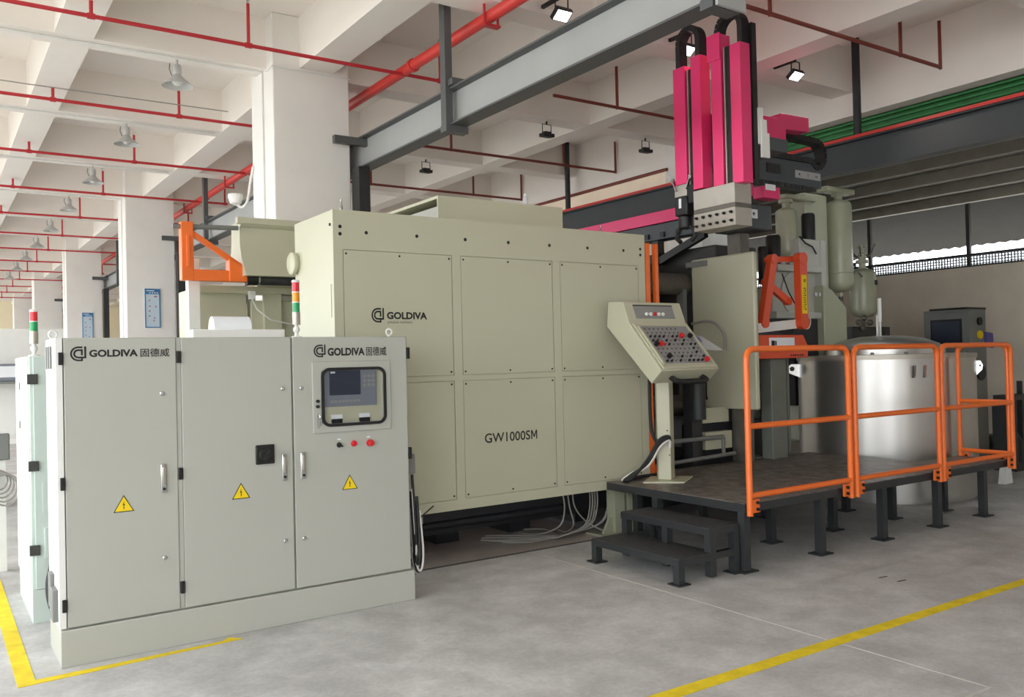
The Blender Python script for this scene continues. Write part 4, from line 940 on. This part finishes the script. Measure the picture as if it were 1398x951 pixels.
# cross arm
ca = bx(6.25, 8.2, 5.9, 6.15, 3.46, 3.72).build('cross_arm', 'robot_dark', rb, bevel=.01)
bx(7.28, 7.5, 5.893, 5.9, 3.55, 3.65).build('arm_window', 'black', ca)
pl_ = bx(7.74, 8.17, 5.893, 5.9, 3.54, 3.62).build('axis_plate', 'beam_grey', ca, label='light plate with axis letter Y')
put(B(), text_geo('Y'), (7.94, 5.892, 3.56), (.03, 0, 0), (0, 0, .04)).build('lettering', 'ink', pl_)
bx(8.08, 8.12, 5.891, 5.893, 3.575, 3.583).box(7.8, 7.82, 5.891, 5.893, 3.57, 3.59).build('axis_print', 'ink', pl_)
for i in range(10): bx(6.95+.1*i, 7.0+.1*i, 5.88, 5.9, 3.42, 3.46).build('slide_clip', 'black', ca)
pk = B().prism([(6.55, 3.82), (7.42, 3.80), (7.42, 3.98), (7.8, 4.0), (7.8, 4.15), (7.35, 4.14), (7.3, 4.08), (6.55, 4.07)], 'Y', 5.75, 6.02).build('chain_bracket', 'pink', rb, bevel=.004)
def chain(pts, w, h, parent, name='energy_chain', axis=(0, 1, 0)):
    m_ = MB()
    P = [Vector(p) for p in pts]
    for i in range(len(P)-1):
        dd = (P[i+1]-P[i]); m_.bar(P[i]-dd*.06, P[i]+dd*.92, w, h, axis)
        # link rib
    return m_.build(name, 'black', parent)
pts = [(7.55+.07*i, 5.95, 3.98) for i in range(9)]
pts += [(8.12+.15*math.sin(a), 5.95, 3.83+.15*math.cos(a)) for a in [PI*k/7 for k in range(1, 8)]]
pts += [(8.12-.09*i, 5.95, 3.68+.07) for i in range(1, 13)]
def chain_y(pts, h=.06, w=.12):
    m_ = MB(); P = [Vector(p) for p in pts]
    for i in range(len(P)-1):
        d_ = (P[i+1]-P[i]); u = Vector((0, 1, 0)); m_.bar(P[i]-d_*.04, P[i]+d_*.94, h, w, u)
    return m_
chain_y([p for p in pts]).build('energy_chain', 'rubber', rb)
# pink uprights (vertical axes)
UX = 5.95
def upright(y0, y1, z1, z0, parts=True):
    return bx(UX, UX+.13, y0, y1, z0, z1).build('upright', 'pink', rb, bevel=.004)
uA = upright(5.75, 5.90, 4.39, 3.28); uB = upright(5.55, 5.67, 4.44, 3.2); uC = upright(5.30, 5.42, 4.55, 3.18); uD = upright(5.075, 5.195, 4.41, 3.17)
bx(UX-.012, UX+.0, 5.30, 5.45, 4.32, 4.56).build('chain_cover', 'pink', rb)
for y0, y1, za, zb in ((5.68, 5.74, 4.35, 3.25), (5.205, 5.29, 4.42, 3.19)):
    bx(UX+.03, UX+.1, y0, y1, zb, za).build('guide_profile', 'black', rb); bx(UX+.015, UX+.03, y1-.02, y1-.008, zb, za).build('linear_rail', 'alu', rb)
def loopy(ya, yb, zb, zt, x, w=.1):
    r = abs(ya-yb)/2; c = (ya+yb)/2; P = [Vector((x, ya, zb+(zt-r-zb)*k/5)) for k in range(6)]
    P += [Vector((x, c+(ya-c)*math.cos(a), zt-r+r*math.sin(a))) for a in [PI*k/10 for k in range(1, 11)]]
    P += [Vector((x, yb, zt-r-(zt-r-zb)*k/5)) for k in range(1, 6)]
    m_ = MB()
    for i in range(len(P)-1):
        d_ = P[i+1]-P[i]; m_.bar(P[i]-d_*.04, P[i]+d_*.96, .055, w, (1, 0, 0))
    return m_.build('energy_chain', 'rubber', rb)
loopy(5.85, 5.6, 4.2, 4.74, UX+.07); loopy(5.39, 5.12, 4.2, 4.72, UX+.1)
bx(UX+.14, UX+.2, 5.06, 5.10, 3.2, 4.6).build('chain_tray', 'black', rb)
# slide carriages joining the uprights to the cross arm
B().box(UX+.13, 6.6, 5.1, 5.95, 3.5, 3.62).box(UX+.13, UX+.2, 5.1, 5.9, 3.4, 3.9).build('carriage', 'robot_dark', rb, bevel=.005)
bx(UX+.14, UX+.3, 5.45, 5.54, 3.66, 3.92).build('carriage_cover', 'pink', rb)
for x, y, z in ((6.14, 5.04, 3.72), (6.16, 5.03, 3.6), (6.16, 5.47, 3.62)):
    B().box(x, x+.05, y, y+.02, z-.2, z+.12).box(x+.05, x+.1, y, y+.02, z-.2, z+.02).build('slide_block', 'white_paint', rb)
for x, w_ in ((6.66, .19), (7.0, .26)):
    k = bx(x, x+w_, 5.72, 5.85, 3.23, 3.35).build('drive_cover', 'pink', rb, bevel=.006); bx(x+.03, x+w_*.7, 5.712, 5.72, 3.31, 3.37).build('warning_plate', 'paper', k)
bx(6.9, 7.3, 5.86, 6.3, 2.93, 3.2).build('end_housing', 'robot_dark', rb, bevel=.02)
# spray head block with nozzles
sp = B().box(UX-.02, UX+.2, 5.16, 5.655, 3.0, 3.18).build('spray_head', 'alu', rb, bevel=.004, label='bright metal spray block with two rows of nozzles')
bx(UX-.02, UX+.2, 5.16, 5.655, 2.965, 2.998).build('spacer_plate', 'iron', sp); nb = bx(UX-.02, UX+.2, 5.16, 5.655, 2.8, 2.963).build('nozzle_block', 'alu', sp, bevel=.004)
nz_ = shared(B().lathe([(.014, 0), (.014, -.012), (.008, -.03)], (0, 0, 0), 10, 'X'), 'nozzle', 'black')
for i in range(6):
    for z in (2.92, 2.845): inst('nozzle', nz_, (UX-.02, 5.2+.083*i, z), nb)
# gripper
gp = B().box(UX+.0, UX+.12, 5.76, 5.92, 3.16, 3.28).build('gripper_wrist', 'alu', rb, bevel=.01)
B().box(UX-.02, UX+.12, 5.74, 5.9, 2.98, 3.16).cyl((UX+.05, 5.83, 2.98), (UX+.05, 5.83, 2.86), .07, 14).build('gripper_body', 'black', rb, bevel=.012)
B().box(UX+.0, UX+.14, 5.66, 5.76, 3.08, 3.26).build('gripper_valve', 'rubber', rb, bevel=.01)
bx(UX-.025, UX-.02, 5.81, 5.84, 3.05, 3.14).build('gripper_tag', 'paper', gp)
for y, t_ in ((5.93, .05), (5.70, -.05)): 
    B().bar((UX-.01, y, 3.33), (UX-.01, y-t_, 3.22), .028, .01).cyl((UX-.02, y, 3.33), (UX+.0, y, 3.33), .02, 12).build('release_lever', 'chrome', gp)
for y, s_ in ((5.78, -1), (5.88, 1)):
    B().tube([(UX+.05, y, 2.88), (UX+.05, y+.06*s_, 2.84), (UX+.05, y+.07*s_, 2.78), (UX+.05, y+.02*s_, 2.74)], .022, 8).build('gripper_finger', 'rubber', rb)

# ================================================================ right background
bc = thing('operator_cabinet', 'grey control cabinet with a dark window beside the plastered wall', 'cabinet', (12.85, 7.0, 0))
bx(12.6, 13.05, 6.63, 7.33, 0, 2.24).build('body', 'steel_grey', bc, bevel=.008); bx(12.59, 12.6, 6.66, 7.31, .2, 2.2).build('door', 'steel_grey', bc, bevel=.004)
k = bx(12.583, 12.59, 6.74, 7.22, 1.72, 2.1).build('window_frame', 'black', bc, bevel=.02); bx(12.58, 12.583, 6.77, 7.19, 1.75, 2.07).build('window_pane', 'screen', k)
bx(12.62, 13.2, 6.7, 7.25, 2.24, 2.27).build('top_cover', 'black', bc)
for z, m_ in ((2.06, 'black'), (1.86, 'yellow_sign'), (1.3, 'black')): B().cyl((12.85, 6.6, z), (12.85, 6.63, z), .06 if z > 1.4 else .11, 16).build('switch', m_, bc)
tag(B().prism([(12.98, 1.9), (13.16, 1.88), (13.18, 1.66), (13.0, 1.68)], 'Y', 6.585, 6.628).build('plastic_bag', 'violet'), 'violet plastic bag hanging at the grey cabinet', 'bag')
t = thing('floor_pump', 'black frame pump with a white nozzle on the floor by the plastered wall', 'pump', (12.2, 5.9, 0))
B().box(12.0, 12.4, 5.75, 6.05, 0, .12).box(12.0, 12.06, 5.75, 6.05, 0, .95).box(12.3, 12.36, 5.8, 6.0, 0, .95).box(11.98, 12.5, 5.78, 6.02, .95, 1.02).box(12.42, 12.46, 5.86, 5.92, 1.02, 1.2).build('frame', 'post_black', t)
B().lathe([(.13, .12), (.13, .4), (.08, .5)], (12.2, 5.9, 0), 16).build('motor', 'black', t); B().bar((12.25, 5.72, .25), (12.5, 5.7, .62), .05, .03).build('nozzle', 'paper', t)
tag(B().prism([(10.8, 0), (11.0, 0), (10.95, .3), (10.88, .3)], 'Y', 5.32, 5.4).build('white_canister', 'white_paint'), 'small white canister on the floor behind the furnace', 'canister')
for i, (x, y) in enumerate(((13.9, 6.9), (14.0, 6.3), (13.8, 8.4))):
    tag(B().box(x-.3, x+.3, y-.3, y+.25, 0, .18).box(x-.25, x+.2, y-.25, y+.2, .18, .3).build('scrap_pallet', 'sheet_dark', bevel=.01), 'dark low pallet of scrap lying along the plastered wall', 'pallet', 'pallets along the plastered wall')
